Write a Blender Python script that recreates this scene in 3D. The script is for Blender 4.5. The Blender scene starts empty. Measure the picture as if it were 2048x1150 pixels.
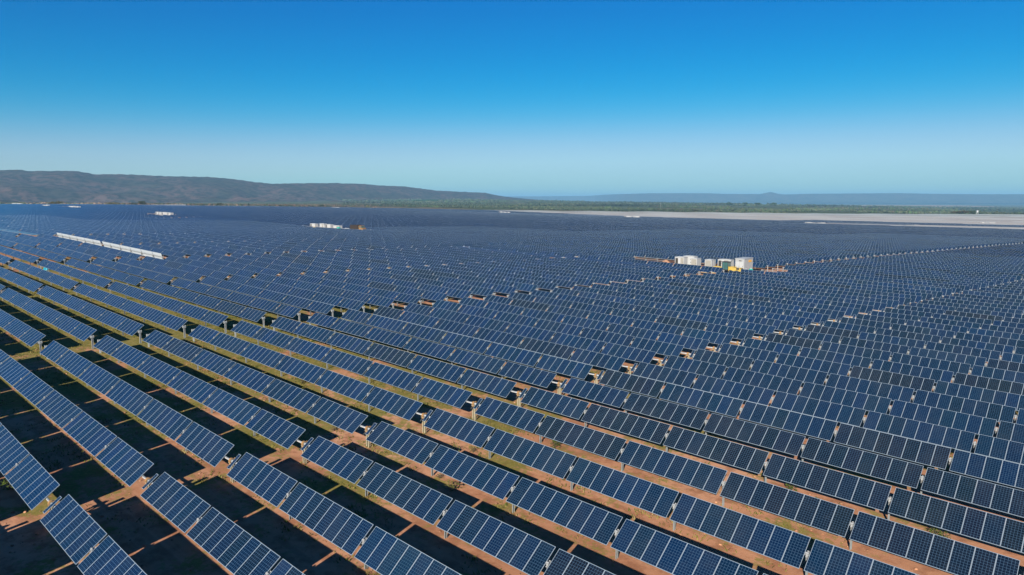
import bpy, math, random
import numpy as np
from math import sin, cos, radians, pi, hypot, atan2, tan
from mathutils import Matrix, Vector, noise

random.seed(7)
rng = np.random.default_rng(7)
SC = bpy.context.scene
COL = SC.collection

# ------------------------------------------------------------------ camera
CAM_Z = 19.906
cam_d = bpy.data.cameras.new("camera")
cam = bpy.data.objects.new("camera", cam_d)
COL.objects.link(cam)
cam_d.sensor_width = 36.0
cam_d.lens = 1364.0 / 2048 * 36.0
cam_d.clip_start = 0.5
cam_d.clip_end = 90000
cam.location = (0, 0, CAM_Z)
cam.rotation_euler = (pi / 2 - 0.128, 0, 0.742)
SC.camera = cam

# ------------------------------------------------------------------ sky and sun
SUN_AZ, SUN_EL = radians(155), radians(24.3)      # azimuth from +Y towards +X
w = bpy.data.worlds.new("World")
SC.world = w
w.use_nodes = True
wn, wl = w.node_tree.nodes, w.node_tree.links
wn.clear()
sky = wn.new("ShaderNodeTexSky")
sky.sky_type = 'NISHITA'
sky.sun_disc = False
sky.sun_elevation = SUN_EL
sky.sun_rotation = SUN_AZ
sky.altitude = 600
sky.air_density = 1.0
sky.dust_density = 0.1
sky.ozone_density = 3.0
hs = wn.new("ShaderNodeHueSaturation")
hs.inputs['Hue'].default_value = 0.5
hs.inputs['Saturation'].default_value = 1.5
hs.inputs['Value'].default_value = 1.0
bg = wn.new("ShaderNodeBackground")
bg.inputs[1].default_value = 0.05
wo = wn.new("ShaderNodeOutputWorld")
wl.new(sky.outputs[0], hs.inputs['Color'])
# clear dry air: red falls off faster with height than in the stock sky
sep = wn.new("ShaderNodeSeparateColor"); cmb = wn.new("ShaderNodeCombineColor")
wl.new(hs.outputs[0], sep.inputs[0])
def wmath(op, a, b):
    x = wn.new("ShaderNodeMath"); x.operation = op
    for i_, v_ in enumerate((a, b)):
        if isinstance(v_, float): x.inputs[i_].default_value = v_
        else: wl.new(v_, x.inputs[i_])
    return x.outputs[0]
def chan(i, gain, power, knee, top):   # v -> gain v^p / (1 + knee v^p), v in display units
    sc_ = 0.05 * 2 ** 0.86
    p = wmath('POWER', wmath('MULTIPLY', sep.outputs[i], sc_), power)
    v = wmath('DIVIDE', wmath('MULTIPLY', p, gain / sc_), wmath('ADD', wmath('MULTIPLY', p, knee), 1.0))
    wl.new(wmath('MINIMUM', v, top / sc_), cmb.inputs[i])
chan(0, 19.6, 3.0, 41.0, 0.42); chan(1, 1.53, 1.25, 0.95, 0.70); chan(2, 2.125, 1.3, 1.31, 0.90)
wl.new(cmb.outputs[0], bg.inputs[0])
wl.new(bg.outputs[0], wo.inputs[0])

sd = bpy.data.lights.new("sun", 'SUN')
sd.energy = 5.0
sd.angle = radians(0.5)
sd.color = (1.0, 0.95, 0.86)
sun = bpy.data.objects.new("sun", sd)
COL.objects.link(sun)
to_sun = Vector((sin(SUN_AZ) * cos(SUN_EL), cos(SUN_AZ) * cos(SUN_EL), sin(SUN_EL)))
sun.rotation_euler = to_sun.to_track_quat('Z', 'Y').to_euler()
sun.location = (60, -130, 90)

vs = SC.view_settings
vs.view_transform = 'Standard'
vs.look = 'None'
vs.gamma = 1.0
vs.use_curve_mapping = False
vs.exposure = 0.86
SC.cycles.use_denoising = True
SC.cycles.max_bounces = 6
SC.cycles.diffuse_bounces = 1
SC.cycles.volume_bounces = 0

# ------------------------------------------------------------------ helpers
def tag(o, label=None, cat=None, group=None, kind=None):
    if label: o['label'] = label
    if cat: o['category'] = cat
    if group: o['group'] = group
    if kind: o['kind'] = kind
    return o

def empty(name, loc, rz=0.0):
    o = bpy.data.objects.new(name, None)
    COL.objects.link(o)
    o.location = loc
    o.rotation_euler = (0, 0, rz)
    o.empty_display_size = 0.3
    return o

def put(name, mesh, parent=None, mat4=None, color=None):
    o = bpy.data.objects.new(name, mesh)
    COL.objects.link(o)
    if parent is not None: o.parent = parent
    if mat4 is not None: o.matrix_local = mat4
    if color is not None: o.color = color
    return o

class MB:
    """collects faces and builds ONE mesh"""
    def __init__(self):
        self.v, self.f, self.m, self.uv, self.sm = [], [], [], [], []
    def face(self, pts, mi=0, uv=None, smooth=False):
        b = len(self.v)
        self.v += [tuple(p) for p in pts]
        self.f.append(tuple(range(b, b + len(pts))))
        self.m.append(mi)
        self.uv.append(uv if uv else [(0.0, 0.0)] * len(pts))
        self.sm.append(smooth)
    def box(self, lo, hi, mi=0, M=None, skip=()):
        x0, y0, z0 = lo; x1, y1, z1 = hi
        c = [(x0,y0,z0),(x1,y0,z0),(x1,y1,z0),(x0,y1,z0),(x0,y0,z1),(x1,y0,z1),(x1,y1,z1),(x0,y1,z1)]
        if M is not None: c = [tuple(M @ Vector(p)) for p in c]
        fs = {'-z':(0,3,2,1),'+z':(4,5,6,7),'-y':(0,1,5,4),'+x':(1,2,6,5),'+y':(2,3,7,6),'-x':(3,0,4,7)}
        for k, q in fs.items():
            if k in skip: continue
            self.face([c[i] for i in q], mi)
    def tube(self, a, b, ra, rb=None, n=10, mi=0, caps=True):
        a, b = Vector(a), Vector(b)
        rb = ra if rb is None else rb
        d = (b - a).normalized()
        u = d.orthogonal().normalized(); v = d.cross(u)
        A = [a + (u * cos(2*pi*i/n) + v * sin(2*pi*i/n)) * ra for i in range(n)]
        B = [b + (u * cos(2*pi*i/n) + v * sin(2*pi*i/n)) * rb for i in range(n)]
        for i in range(n):
            j = (i + 1) % n
            self.face([A[i], A[j], B[j], B[i]], mi, smooth=n > 6)
        if caps:
            self.face(A[::-1], mi); self.face(B, mi)
    def mesh(self, name, mats):
        me = bpy.data.meshes.new(name)
        me.from_pydata(self.v, [], self.f)
        for m in mats: me.materials.append(m)
        me.polygons.foreach_set('material_index', self.m)
        me.polygons.foreach_set('use_smooth', self.sm)
        uvl = me.uv_layers.new(name='UVMap')
        uvl.data.foreach_set('uv', np.array([c for f in self.uv for p in f for c in p], dtype=np.float32))
        me.update()
        return me

def bulk_mesh(name, V, F4=None, F3=None, mats=(), mi=None, uv=None, smooth=False, col=None):
    """numpy mesh: quads or triangles"""
    me = bpy.data.meshes.new(name)
    F = F4 if F4 is not None else F3
    k = F.shape[1]
    me.vertices.add(len(V)); me.vertices.foreach_set('co', V.astype(np.float32).ravel())
    me.loops.add(F.size); me.loops.foreach_set('vertex_index', F.astype(np.int32).ravel())
    me.polygons.add(len(F))
    me.polygons.foreach_set('loop_start', np.arange(0, F.size, k, dtype=np.int32))
    for m in mats: me.materials.append(m)
    if mi is not None: me.polygons.foreach_set('material_index', mi.astype(np.int32))
    me.polygons.foreach_set('use_smooth', np.full(len(F), smooth))
    if uv is not None:
        l = me.uv_layers.new(name='UVMap'); l.data.foreach_set('uv', uv.astype(np.float32).ravel())
    if col is not None:
        a = me.attributes.new('tint', 'FLOAT_COLOR', 'POINT'); a.data.foreach_set('color', col.astype(np.float32).ravel())
    me.update(calc_edges=True)
    return me

# ------------------------------------------------------------------ materials
def new_mat(name):
    m = bpy.data.materials.new(name); m.use_nodes = True
    nt = m.node_tree; nt.nodes.clear()
    o = nt.nodes.new('ShaderNodeOutputMaterial')
    b = nt.nodes.new('ShaderNodeBsdfPrincipled')
    nt.links.new(b.outputs[0], o.inputs[0])
    return m, nt, b

class NT:
    """terse node building"""
    def __init__(self, nt): self.nt = nt
    def n(self, t, **kw):
        x = self.nt.nodes.new(t)
        for k, v in kw.items(): setattr(x, k, v)
        return x
    def l(self, a, b): self.nt.links.new(a, b)
    def set(self, sock, v):
        if hasattr(v, 'is_linked') or hasattr(v, 'links'): self.l(v, sock)
        else: sock.default_value = v
    def math(self, op, a, b=None, c=None):
        x = self.n('ShaderNodeMath', operation=op)
        self.set(x.inputs[0], a)
        if b is not None: self.set(x.inputs[1], b)
        if c is not None: self.set(x.inputs[2], c)
        return x.outputs[0]
    def mix(self, fac, a, b, blend='MIX'):
        x = self.n('ShaderNodeMix', data_type='RGBA', blend_type=blend)
        self.set(x.inputs[0], fac); self.set(x.inputs[6], a); self.set(x.inputs[7], b)
        return x.outputs[2]
    def noise(self, vec, scale, detail=4, rough=0.55, dim='3D'):
        x = self.n('ShaderNodeTexNoise', noise_dimensions=dim)
        if vec is not None: self.l(vec, x.inputs['Vector'])
        x.inputs['Scale'].default_value = scale; x.inputs['Detail'].default_value = detail; x.inputs['Roughness'].default_value = rough
        return x.outputs[0]
    def ramp(self, f, stops):
        x = self.n('ShaderNodeValToRGB')
        while len(x.color_ramp.elements) < len(stops): x.color_ramp.elements.new(0.5)
        for e, (p, c) in zip(x.color_ramp.elements, stops):
            e.position = p; e.color = c if len(c) == 4 else (*c, 1)
        self.l(f, x.inputs[0]); return x.outputs[0]
    def smooth(self, v, a, b):
        x = self.n('ShaderNodeMapRange', interpolation_type='SMOOTHSTEP')
        self.set(x.inputs[0], v); x.inputs[1].default_value = a; x.inputs[2].default_value = b
        return x.outputs[0]
    def obj(self): return self.n('ShaderNodeTexCoord').outputs['Object']
    def geo(self): return self.n('ShaderNodeNewGeometry').outputs['Position']

def simple_mat(name, col, rough=0.6, metal=0.0, var=0.12, scale=3.0, spec=0.4):
    m, nt, b = new_mat(name); k = NT(nt)
    f = k.noise(k.geo(), scale, 5)
    lo = tuple(c * (1 - var) for c in col) + (1,); hi = tuple(min(1, c * (1 + var)) for c in col) + (1,)
    k.l(k.ramp(f, [(0.3, lo), (0.7, hi)]), b.inputs['Base Color'])
    b.inputs['Roughness'].default_value = rough; b.inputs['Metallic'].default_value = metal
    b.inputs['Specular IOR Level'].default_value = spec
    return m

CELL = (0.0013, 0.0112, 0.0330, 1)
def cell_material(name, far=False):
    """polycrystalline cells behind glass; UV in metres across one module (u has 10 added per module)"""
    m, nt, b = new_mat(name); k = NT(nt)
    uv = k.n('ShaderNodeUVMap').outputs[0]
    s = k.n('ShaderNodeSeparateXYZ'); k.l(uv, s.inputs[0])
    u, v = s.outputs[0], s.outputs[1]
    if far:
        tint = k.n('ShaderNodeAttribute', attribute_name='tint').outputs['Color']
        mid = k.math('FLOOR', k.math('DIVIDE', u, MP))
        ul = k.math('SUBTRACT', u, k.math('MULTIPLY', mid, MP))
        rid = k.n('ShaderNodeAttribute', attribute_name='tint').outputs['Alpha']
    else:
        oi = k.n('ShaderNodeObjectInfo')
        tint = oi.outputs['Color']; rid = oi.outputs['Random']
        mid = k.math('FLOOR', k.math('DIVIDE', u, 10.0))
        ul = k.math('SUBTRACT', u, k.math('MULTIPLY', mid, 10.0))
    wn_ = k.n('ShaderNodeTexWhiteNoise', noise_dimensions='2D')
    cmb = k.n('ShaderNodeCombineXYZ'); k.l(mid, cmb.inputs[0]); k.l(k.math('MULTIPLY', rid, 97.0), cmb.inputs[1])
    k.l(cmb.outputs[0], wn_.inputs['Vector'])
    col = k.mix(1.0, CELL, tint, 'MULTIPLY')
    sw = k.n('ShaderNodeSeparateColor'); k.l(wn_.outputs['Color'], sw.inputs[0])     # module to module
    mv = k.math('MULTIPLY_ADD', sw.outputs[0], 0.36, 0.82)
    g = k.n('ShaderNodeCombineColor')
    k.l(k.math('MULTIPLY', mv, k.math('MULTIPLY_ADD', sw.outputs[1], 0.7, 0.65)), g.inputs[0]); k.l(mv, g.inputs[1])
    k.l(k.math('MULTIPLY', mv, k.math('MULTIPLY_ADD', sw.outputs[2], 0.4, 0.8)), g.inputs[2])
    col = k.mix(1.0, col, g.outputs[0], 'MULTIPLY')
    if not far:
        cu, cv = 0.1573, 0.1573
        a, c = k.math('DIVIDE', ul, cu), k.math('DIVIDE', v, cv)
        iu, iv = k.math('FLOOR', a), k.math('FLOOR', c)
        fu, fv = k.math('SUBTRACT', a, iu), k.math('SUBTRACT', c, iv)
        w2 = k.n('ShaderNodeTexWhiteNoise', noise_dimensions='3D')
        c3 = k.n('ShaderNodeCombineXYZ'); k.l(iu, c3.inputs[0]); k.l(iv, c3.inputs[1]); k.l(k.math('ADD', k.math('MULTIPLY', rid, 311.0), mid), c3.inputs[2])
        k.l(c3.outputs[0], w2.inputs['Vector'])
        cvar = k.math('MULTIPLY_ADD', w2.outputs[0], 0.26, 0.87)
        g2 = k.n('ShaderNodeCombineColor'); k.l(cvar, g2.inputs[0]); k.l(cvar, g2.inputs[1]); k.l(k.math('MULTIPLY_ADD', w2.outputs[0], 0.18, 0.91), g2.inputs[2])
        col = k.mix(1.0, col, g2.outputs[0], 'MULTIPLY')
        eu = k.math('ABSOLUTE', k.math('SUBTRACT', fu, 0.5)); ev = k.math('ABSOLUTE', k.math('SUBTRACT', fv, 0.5))
        ln = k.math('MAXIMUM', k.math('GREATER_THAN', eu, 0.46), k.math('GREATER_THAN', ev, 0.46))
        bus = k.math('LESS_THAN', k.math('ABSOLUTE', k.math('SUBTRACT', eu, 0.17)), 0.010)
        col = k.mix(k.math('MULTIPLY', ln, 0.8), col, (0.055, 0.105, 0.165, 1))
        col = k.mix(k.math('MULTIPLY', bus, 0.4), col, (0.035, 0.07, 0.11, 1))
    else:
        # frame lines of each module: 35 mm at each module edge
        e = k.math('ABSOLUTE', k.math('SUBTRACT', ul, MP / 2))
        ln = k.math('GREATER_THAN', e, MP / 2 - 0.024)
        e2 = k.math('GREATER_THAN', k.math('ABSOLUTE', k.math('SUBTRACT', v, 0.978)), 0.978 - 0.022)
        ln = k.math('MAXIMUM', ln, e2)
        col = k.mix(ln, col, FRAME)
    dust = k.noise(k.geo(), 0.35, 5, 0.65)
    dust2 = k.noise(k.geo(), 3.0, 4, 0.6)
    df = k.math('MULTIPLY', k.math('ADD', k.smooth(dust, 0.40, 0.72), k.math('MULTIPLY', k.smooth(dust2, 0.5, 0.75), 0.5)), 0.055)
    col = k.mix(df, col, (0.13, 0.13, 0.125, 1))
    k.l(col, b.inputs['Base Color'])
    b.inputs['Roughness'].default_value = 0.16
    b.inputs['IOR'].default_value = 1.45
    b.inputs['Specular IOR Level'].default_value = 0.45
    return m

MP = 0.988                     # module pitch along the row
FRAME = (0.22, 0.265, 0.305, 1)
M_CELL = cell_material('solar_cells')
M_CELL_FAR = cell_material('solar_cells_far', True)
M_FRAME = simple_mat('anodised_frame', FRAME[:3], 0.4, 0.0, 0.05)
M_BACK = simple_mat('white_backsheet', (0.43, 0.465, 0.49), 0.5, 0.0, 0.05, 1.0)
M_STEEL = simple_mat('galvanised_steel', (0.22, 0.23, 0.225), 0.45, 0.25, 0.15, 6)
M_STEEL_L = simple_mat('bright_galvanised_steel', (0.36, 0.37, 0.365), 0.45, 0.2, 0.15, 6)
M_WHITE = simple_mat('white_paint', (0.37, 0.37, 0.36), 0.45, 0.0, 0.05, 2)
M_BEARING = simple_mat('pale_bearing_polymer', (0.27, 0.27, 0.26), 0.5, 0.0, 0.1, 9)
M_GEAR = simple_mat('ochre_gear_housing', (0.28, 0.155, 0.06), 0.5, 0.0, 0.3, 12)
M_POSTY = simple_mat('yellowish_zinc_post', (0.38, 0.33, 0.22), 0.5, 0.2, 0.2, 6)
M_DARK = simple_mat('dark_louvre', (0.035, 0.032, 0.028), 0.6)
M_GREY = simple_mat('grey_painted_steel', (0.30, 0.30, 0.295), 0.5, 0, 0.06, 1.2)
M_BEIGE = simple_mat('beige_panel', (0.25, 0.235, 0.20), 0.55, 0, 0.06, 1.5)
M_ORANGE = simple_mat('orange_sign_paint', (0.72, 0.35, 0.035), 0.5, 0, 0.05)
M_YELLOW = simple_mat('yellow_machine_paint', (0.42, 0.29, 0.06), 0.42, 0, 0.1, 2)
M_RUBBER = simple_mat('black_rubber', (0.02, 0.02, 0.02), 0.8)
M_GLASSD = simple_mat('dark_teal_cab_glass', (0.04, 0.105, 0.10), 0.08, 0, 0.2, 1, 0.6)
M_TEAL = simple_mat('teal_tank_plastic', (0.01, 0.27, 0.20), 0.4, 0, 0.1)
M_CYAN = simple_mat('cyan_tarpaulin', (0.005, 0.22, 0.31), 0.55, 0, 0.2, 5)
M_RUST = simple_mat('brown_truck_body', (0.032, 0.023, 0.017), 0.6, 0, 0.2, 2)
M_OCHRE = simple_mat('ochre_cab_paint', (0.22, 0.125, 0.055), 0.5, 0, 0.2, 2)

# ------------------------------------------------------------------ terrain
TPS = """-48.9,10.3,-0.1681296;-47.0,10.3,-0.1513353;-40.0,10.3,-0.350897;-48.2,15.7,0.09441148;-46.3,15.7,0.1023488;-55.2,15.7,0.04437017;-39.3,15.7,0.03335931;-63.4,15.7,-0.04766353;-47.4,21.0,0.06685175;-45.6,21.0,0.06435899;-38.6,21.0,0.07857117;-30.3,21.0,-0.1646291;-46.7,26.3,0.02578358;-44.8,26.3,0.02013136;-37.8,26.3,0.05855935;-46.0,31.7,0.009019259;-44.1,31.7,0.004688952;-37.1,31.7,0.039895;-28.8,31.7,-0.02705034;-45.2,37.0,0.004800178;-43.4,37.0,0.003094008;-36.4,37.0,0.02858055;-28.1,37.0,-0.05394376;-44.5,42.4,0.004828873;-42.6,42.4,0.005124893;-35.6,42.4,0.01260947;-43.8,47.7,0.005751635;-41.9,47.7,0.005751118;-34.9,47.7,-0.01560868;-93.0,21.0,-0.052985;-92.3,26.3,0.006352788;-91.6,31.7,0.003197836;-94.8,37.0,0.02478749;-95.5,31.7,0.03356886;-96.2,26.3,0.04069854;-96.9,21.0,-0.0073813;-94.1,42.4,0.02412559;-90.1,42.4,-0.01377253;-93.4,47.7,0.0278175;-89.4,47.7,-0.01925121;-92.7,53.0,0.0338016;-88.7,53.0,-0.02606911;-91.9,58.4,0.04360702;-88.0,58.4,-0.03441232;-91.2,63.7,0.06268002;-87.3,63.7,-0.04465052;-43.0,53.0,0.005176147;-41.1,53.0,0.001151227;-42.3,58.4,0.002561916;-41.5,63.7,0.0004129209;-40.8,69.1,0.001485102;-39.1,74.4,-0.006880092;-38.4,79.7,-0.005709787;-37.6,85.1,-0.005916595;-36.9,90.4,-0.006521452;-36.2,95.8,-0.007036933;-35.4,101.1,-0.007261489;-34.7,106.4,-0.00705636;-34.0,111.8,-0.006213067;-33.2,117.1,-0.004235805;-32.5,122.5,0.0003217405;-31.7,127.8,0.01150834;-31.0,133.2,0.03854806;-30.3,138.5,0.09485646;-29.5,143.8,0.1736171;-28.8,149.2,0.1451442;-28.1,154.5,-0.5105628;-27.3,159.9,-3.051174;-88.5,69.1,0.009621839;-87.8,74.4,0.01385144;-87.1,79.7,0.01646242;-86.4,85.1,0.01860805;-85.7,90.4,0.0206913;-85.0,95.8,0.02285192;-84.2,101.1,0.02525027;-83.5,106.4,0.02814647;-82.8,111.8,0.03185208;-82.1,117.1,0.03661245;-81.4,122.5,0.04254336;-80.7,127.8,0.04992373;-79.9,133.2,0.06024602;-79.2,138.5,0.07754342;-78.5,143.8,0.1048057;-142.5,26.3,0.02762689;-141.8,31.7,-0.03087198;-141.2,37.0,-0.03197517;-140.5,42.4,-0.01869873;-139.8,47.7,-0.004445967;-139.1,53.0,0.007464327;-138.4,58.4,0.01548977;-137.7,63.7,0.01827054;-137.0,69.1,0.01498417;-136.3,74.4,0.00538602;-135.7,79.7,-0.01111792;-135.0,85.1,-0.03627848;-133.6,95.8,-0.05907377;-132.9,101.1,-0.0530561;-132.2,106.4,-0.04908537;-131.5,111.8,-0.04340848;-130.8,117.1,-0.03369247;-130.1,122.5,-0.01587212;-129.5,127.8,0.02104776;-128.8,133.2,0.09679725;-128.1,138.5,0.2160986;-127.4,143.8,0.2522421;-126.7,149.2,-0.3867238;-126.0,154.5,-3.296069;-72.7,187.2,-1.890785;-71.9,193.0,1.236909;-71.2,198.8,1.127106;-69.8,209.0,-1.884339;-69.1,214.1,1.966503;-68.4,219.6,0.6724908;-67.6,225.0,-1.639172;-66.2,236.0,0.7427513;-64.0,252.5,0.04726636;-61.6,270.4,-0.2003083;-58.5,293.3,0.03342383;-55.0,319.3,0.005354971;-51.1,348.9,-0.07844297;-46.5,383.0,0.2578691;-41.4,420.9,-0.1483593;-26.4,166.4,4.220823;-25.2,175.1,-0.5713261;-24.4,180.7,-0.3004676;-23.7,186.2,0.4290234;-22.2,196.7,-0.9387293;-21.2,204.4,-1.094685;-20.1,211.7,0.9385082;-124.7,165.1,4.600203;-123.5,173.8,-1.762834;-187.4,53.4,2.481859;-186.7,58.7,-2.016043;-186.1,63.8,-0.6365034;-184.7,74.6,-0.4180705;-184.0,79.9,0.6393381;-183.3,85.3,-0.8219888;-182.6,90.4,-1.018125;-181.9,96.0,2.300986;-181.2,101.3,0.04268284;-180.5,106.8,-1.640642;-179.8,112.2,2.978808;-179.1,117.7,-1.519977;-233.7,69.5,3.343479;-233.0,74.9,-2.33948;-232.3,79.9,-1.766772;-231.6,85.3,-1.020415;-231.0,90.5,1.576643;-283.5,58.3,1.01956;-282.8,63.7,-2.153632;-281.3,74.9,1.873504;-280.7,80.0,-0.6998226;-280.0,85.1,-0.6575084;-279.3,90.5,1.231278;-278.6,96.1,-0.1278419;-338.8,212.6,-0.4225609;-562.1,209.8,0.1115725;-918.1,244.1,-0.06145573;-1022.4,239.0,0.09963591;-1273.4,261.4,0.04090527;-1092.3,704.8,0.08849365;-923.2,985.0,-0.1833544;-538.6,842.6,0.01541037;-255.7,758.0,0.004270449;-141.2,1040.5,-0.02834833;-1326.1,252.7,-0.09745091;-1294.2,384.1,0.1185276;-1242.2,528.6,-0.1409966;-1126.4,913.1,0.1065292;-1091.9,1237.1,-0.02258602;-853.4,1412.2,0.06081861;-574.1,1600.1,-0.01432381;-311.0,1772.9,-0.03584654;-180.9,1790.9,0.04885546;-2500.0,0.0,0.01543699;-2500.0,800.0,0.0007456362;-2500.0,2500.0,-0.006029867;-1500.0,2500.0,-0.001384534;0.0,3200.0,0.002362725;800.0,3200.0,5.457331e-05;800.0,800.0,-0.002658142;500.0,200.0,0.06420142;300.0,0.0,-0.1643687;400.0,-200.0,0.03629557;0.0,-200.0,-0.05515392;-700.0,-200.0,-0.05343351;-2500.0,-300.0,-0.01516709;120.0,40.0,0.1562262;60.0,-30.0,0.05867065"""
_t = np.array([[float(a) for a in r.split(',')] for r in TPS.split(';')])
_P, _C = _t[:, :2], _t[:, 2]
_A = (20.433880067353844, -0.11035668152647941, -0.4447826325552348)

def tube_z(xy):
    """height of the tracker axis above datum: a smooth sheet through surveyed points"""
    xy = np.atleast_2d(np.asarray(xy, dtype=float))
    out = np.empty(len(xy))
    for i in range(0, len(xy), 20000):
        c = xy[i:i + 20000]
        r2 = ((c[:, None, :] - _P[None]) ** 2).sum(-1) / 1e4
        out[i:i + 20000] = np.where(r2 > 0, r2 * np.log(r2 + 1e-12), 0) @ _C + _A[0] + _A[1] * c[:, 0] / 100 + _A[2] * c[:, 1] / 100
    return out - 1.9 * np.exp(-((xy[:, 0] + 540) / 55) ** 2 - ((xy[:, 1] - 203) / 28) ** 2)     # a hollow in front of one station

HUB = 1.57                     # axis height above the ground
PLAIN_AZ = np.array([-140, -79.2, -59.7, -47.7, -35.2, -23.4, -5.8, 60.0])
PLAIN_D = np.array([1350, 2000, 2600, 3600, 5000, 8000, 14000, 40000.0])
PLAIN_Z = np.array([
    [11, 6, 2, 0, -5, -10, -20, -60],
    [11, 7, 4, 0, -5, -10, -20, -60],
    [6, 3, 2, 4, 12, 0, -30, -60],
    [-1, -3, -3, 4, 22, 4, -40, -60],
    [-5, -8, -8, -3, 3, -20, -60, -60],
    [-9, -13, -14, -9, -12, -48, -58, -60],
    [-11, -18, -26, -32, -39, -50, -60, -60],
    [-11, -18, -26, -32, -39, -50, -60, -60.0]])

def ground_z(xy):
    xy = np.atleast_2d(np.asarray(xy, dtype=float))
    d = np.hypot(xy[:, 0], xy[:, 1]) + 1e-6
    az = np.degrees(np.arctan2(xy[:, 0], xy[:, 1]))
    ia = np.interp(az, PLAIN_AZ, np.arange(len(PLAIN_AZ)))
    idd = np.interp(np.log(d), np.log(PLAIN_D), np.arange(len(PLAIN_D)))
    a0 = np.clip(ia.astype(int), 0, len(PLAIN_AZ) - 2); d0 = np.clip(idd.astype(int), 0, len(PLAIN_D) - 2)
    fa, fd = ia - a0, idd - d0
    zp = (PLAIN_Z[a0, d0] * (1 - fa) * (1 - fd) + PLAIN_Z[a0 + 1, d0] * fa * (1 - fd)
          + PLAIN_Z[a0, d0 + 1] * (1 - fa) * fd + PLAIN_Z[a0 + 1, d0 + 1] * fa * fd)
    t = np.clip((d - 1650) / 650, 0, 1); t = t * t * (3 - 2 * t)
    # outside the picture to the right and behind, flatten early
    off = np.clip((az - 5) / 40, 0, 1) * np.clip((d - 150) / 400, 0, 1)
    t = np.maximum(t, off)
    zt_ = np.zeros(len(xy))
    m = t < 1
    if m.any(): zt_[m] = np.clip(tube_z(xy[m]), -30, 30) - HUB
    return zt_ * (1 - t) + zp * t

def axis(lo, hi, step, flo, fhi, grow):
    a = list(np.arange(lo, hi + step / 2, step))
    s, x = step, a[-1]
    while x < fhi:
        s *= grow; x += s; a.append(x)
    s, x = step, a[0]; pre = []
    while x > flo:
        s *= grow; x -= s; pre.append(x)
    return np.array(pre[::-1] + a)

gx = axis(-150, 40, 1.3, -38000, 38000, 1.075)
gy = axis(-6, 130, 1.3, -38000, 38000, 1.075)
GX, GY = np.meshgrid(gx, gy)
XY = np.stack([GX.ravel(), GY.ravel()], 1)
Zg = ground_z(XY)
nearm = (np.hypot(XY[:, 0], XY[:, 1]) < 400)
for i in np.nonzero(nearm)[0]:
    x, y = XY[i]
    Zg[i] += 0.05 * noise.noise((x * 0.35, y * 0.35, 0)) + 0.025 * noise.noise((x * 1.1, y * 1.1, 5))
nx_, ny_ = len(gx), len(gy)
idx = np.arange(nx_ * ny_).reshape(ny_, nx_)
FQ = np.stack([idx[:-1, :-1], idx[:-1, 1:], idx[1:, 1:], idx[1:, :-1]], -1).reshape(-1, 4)

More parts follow.
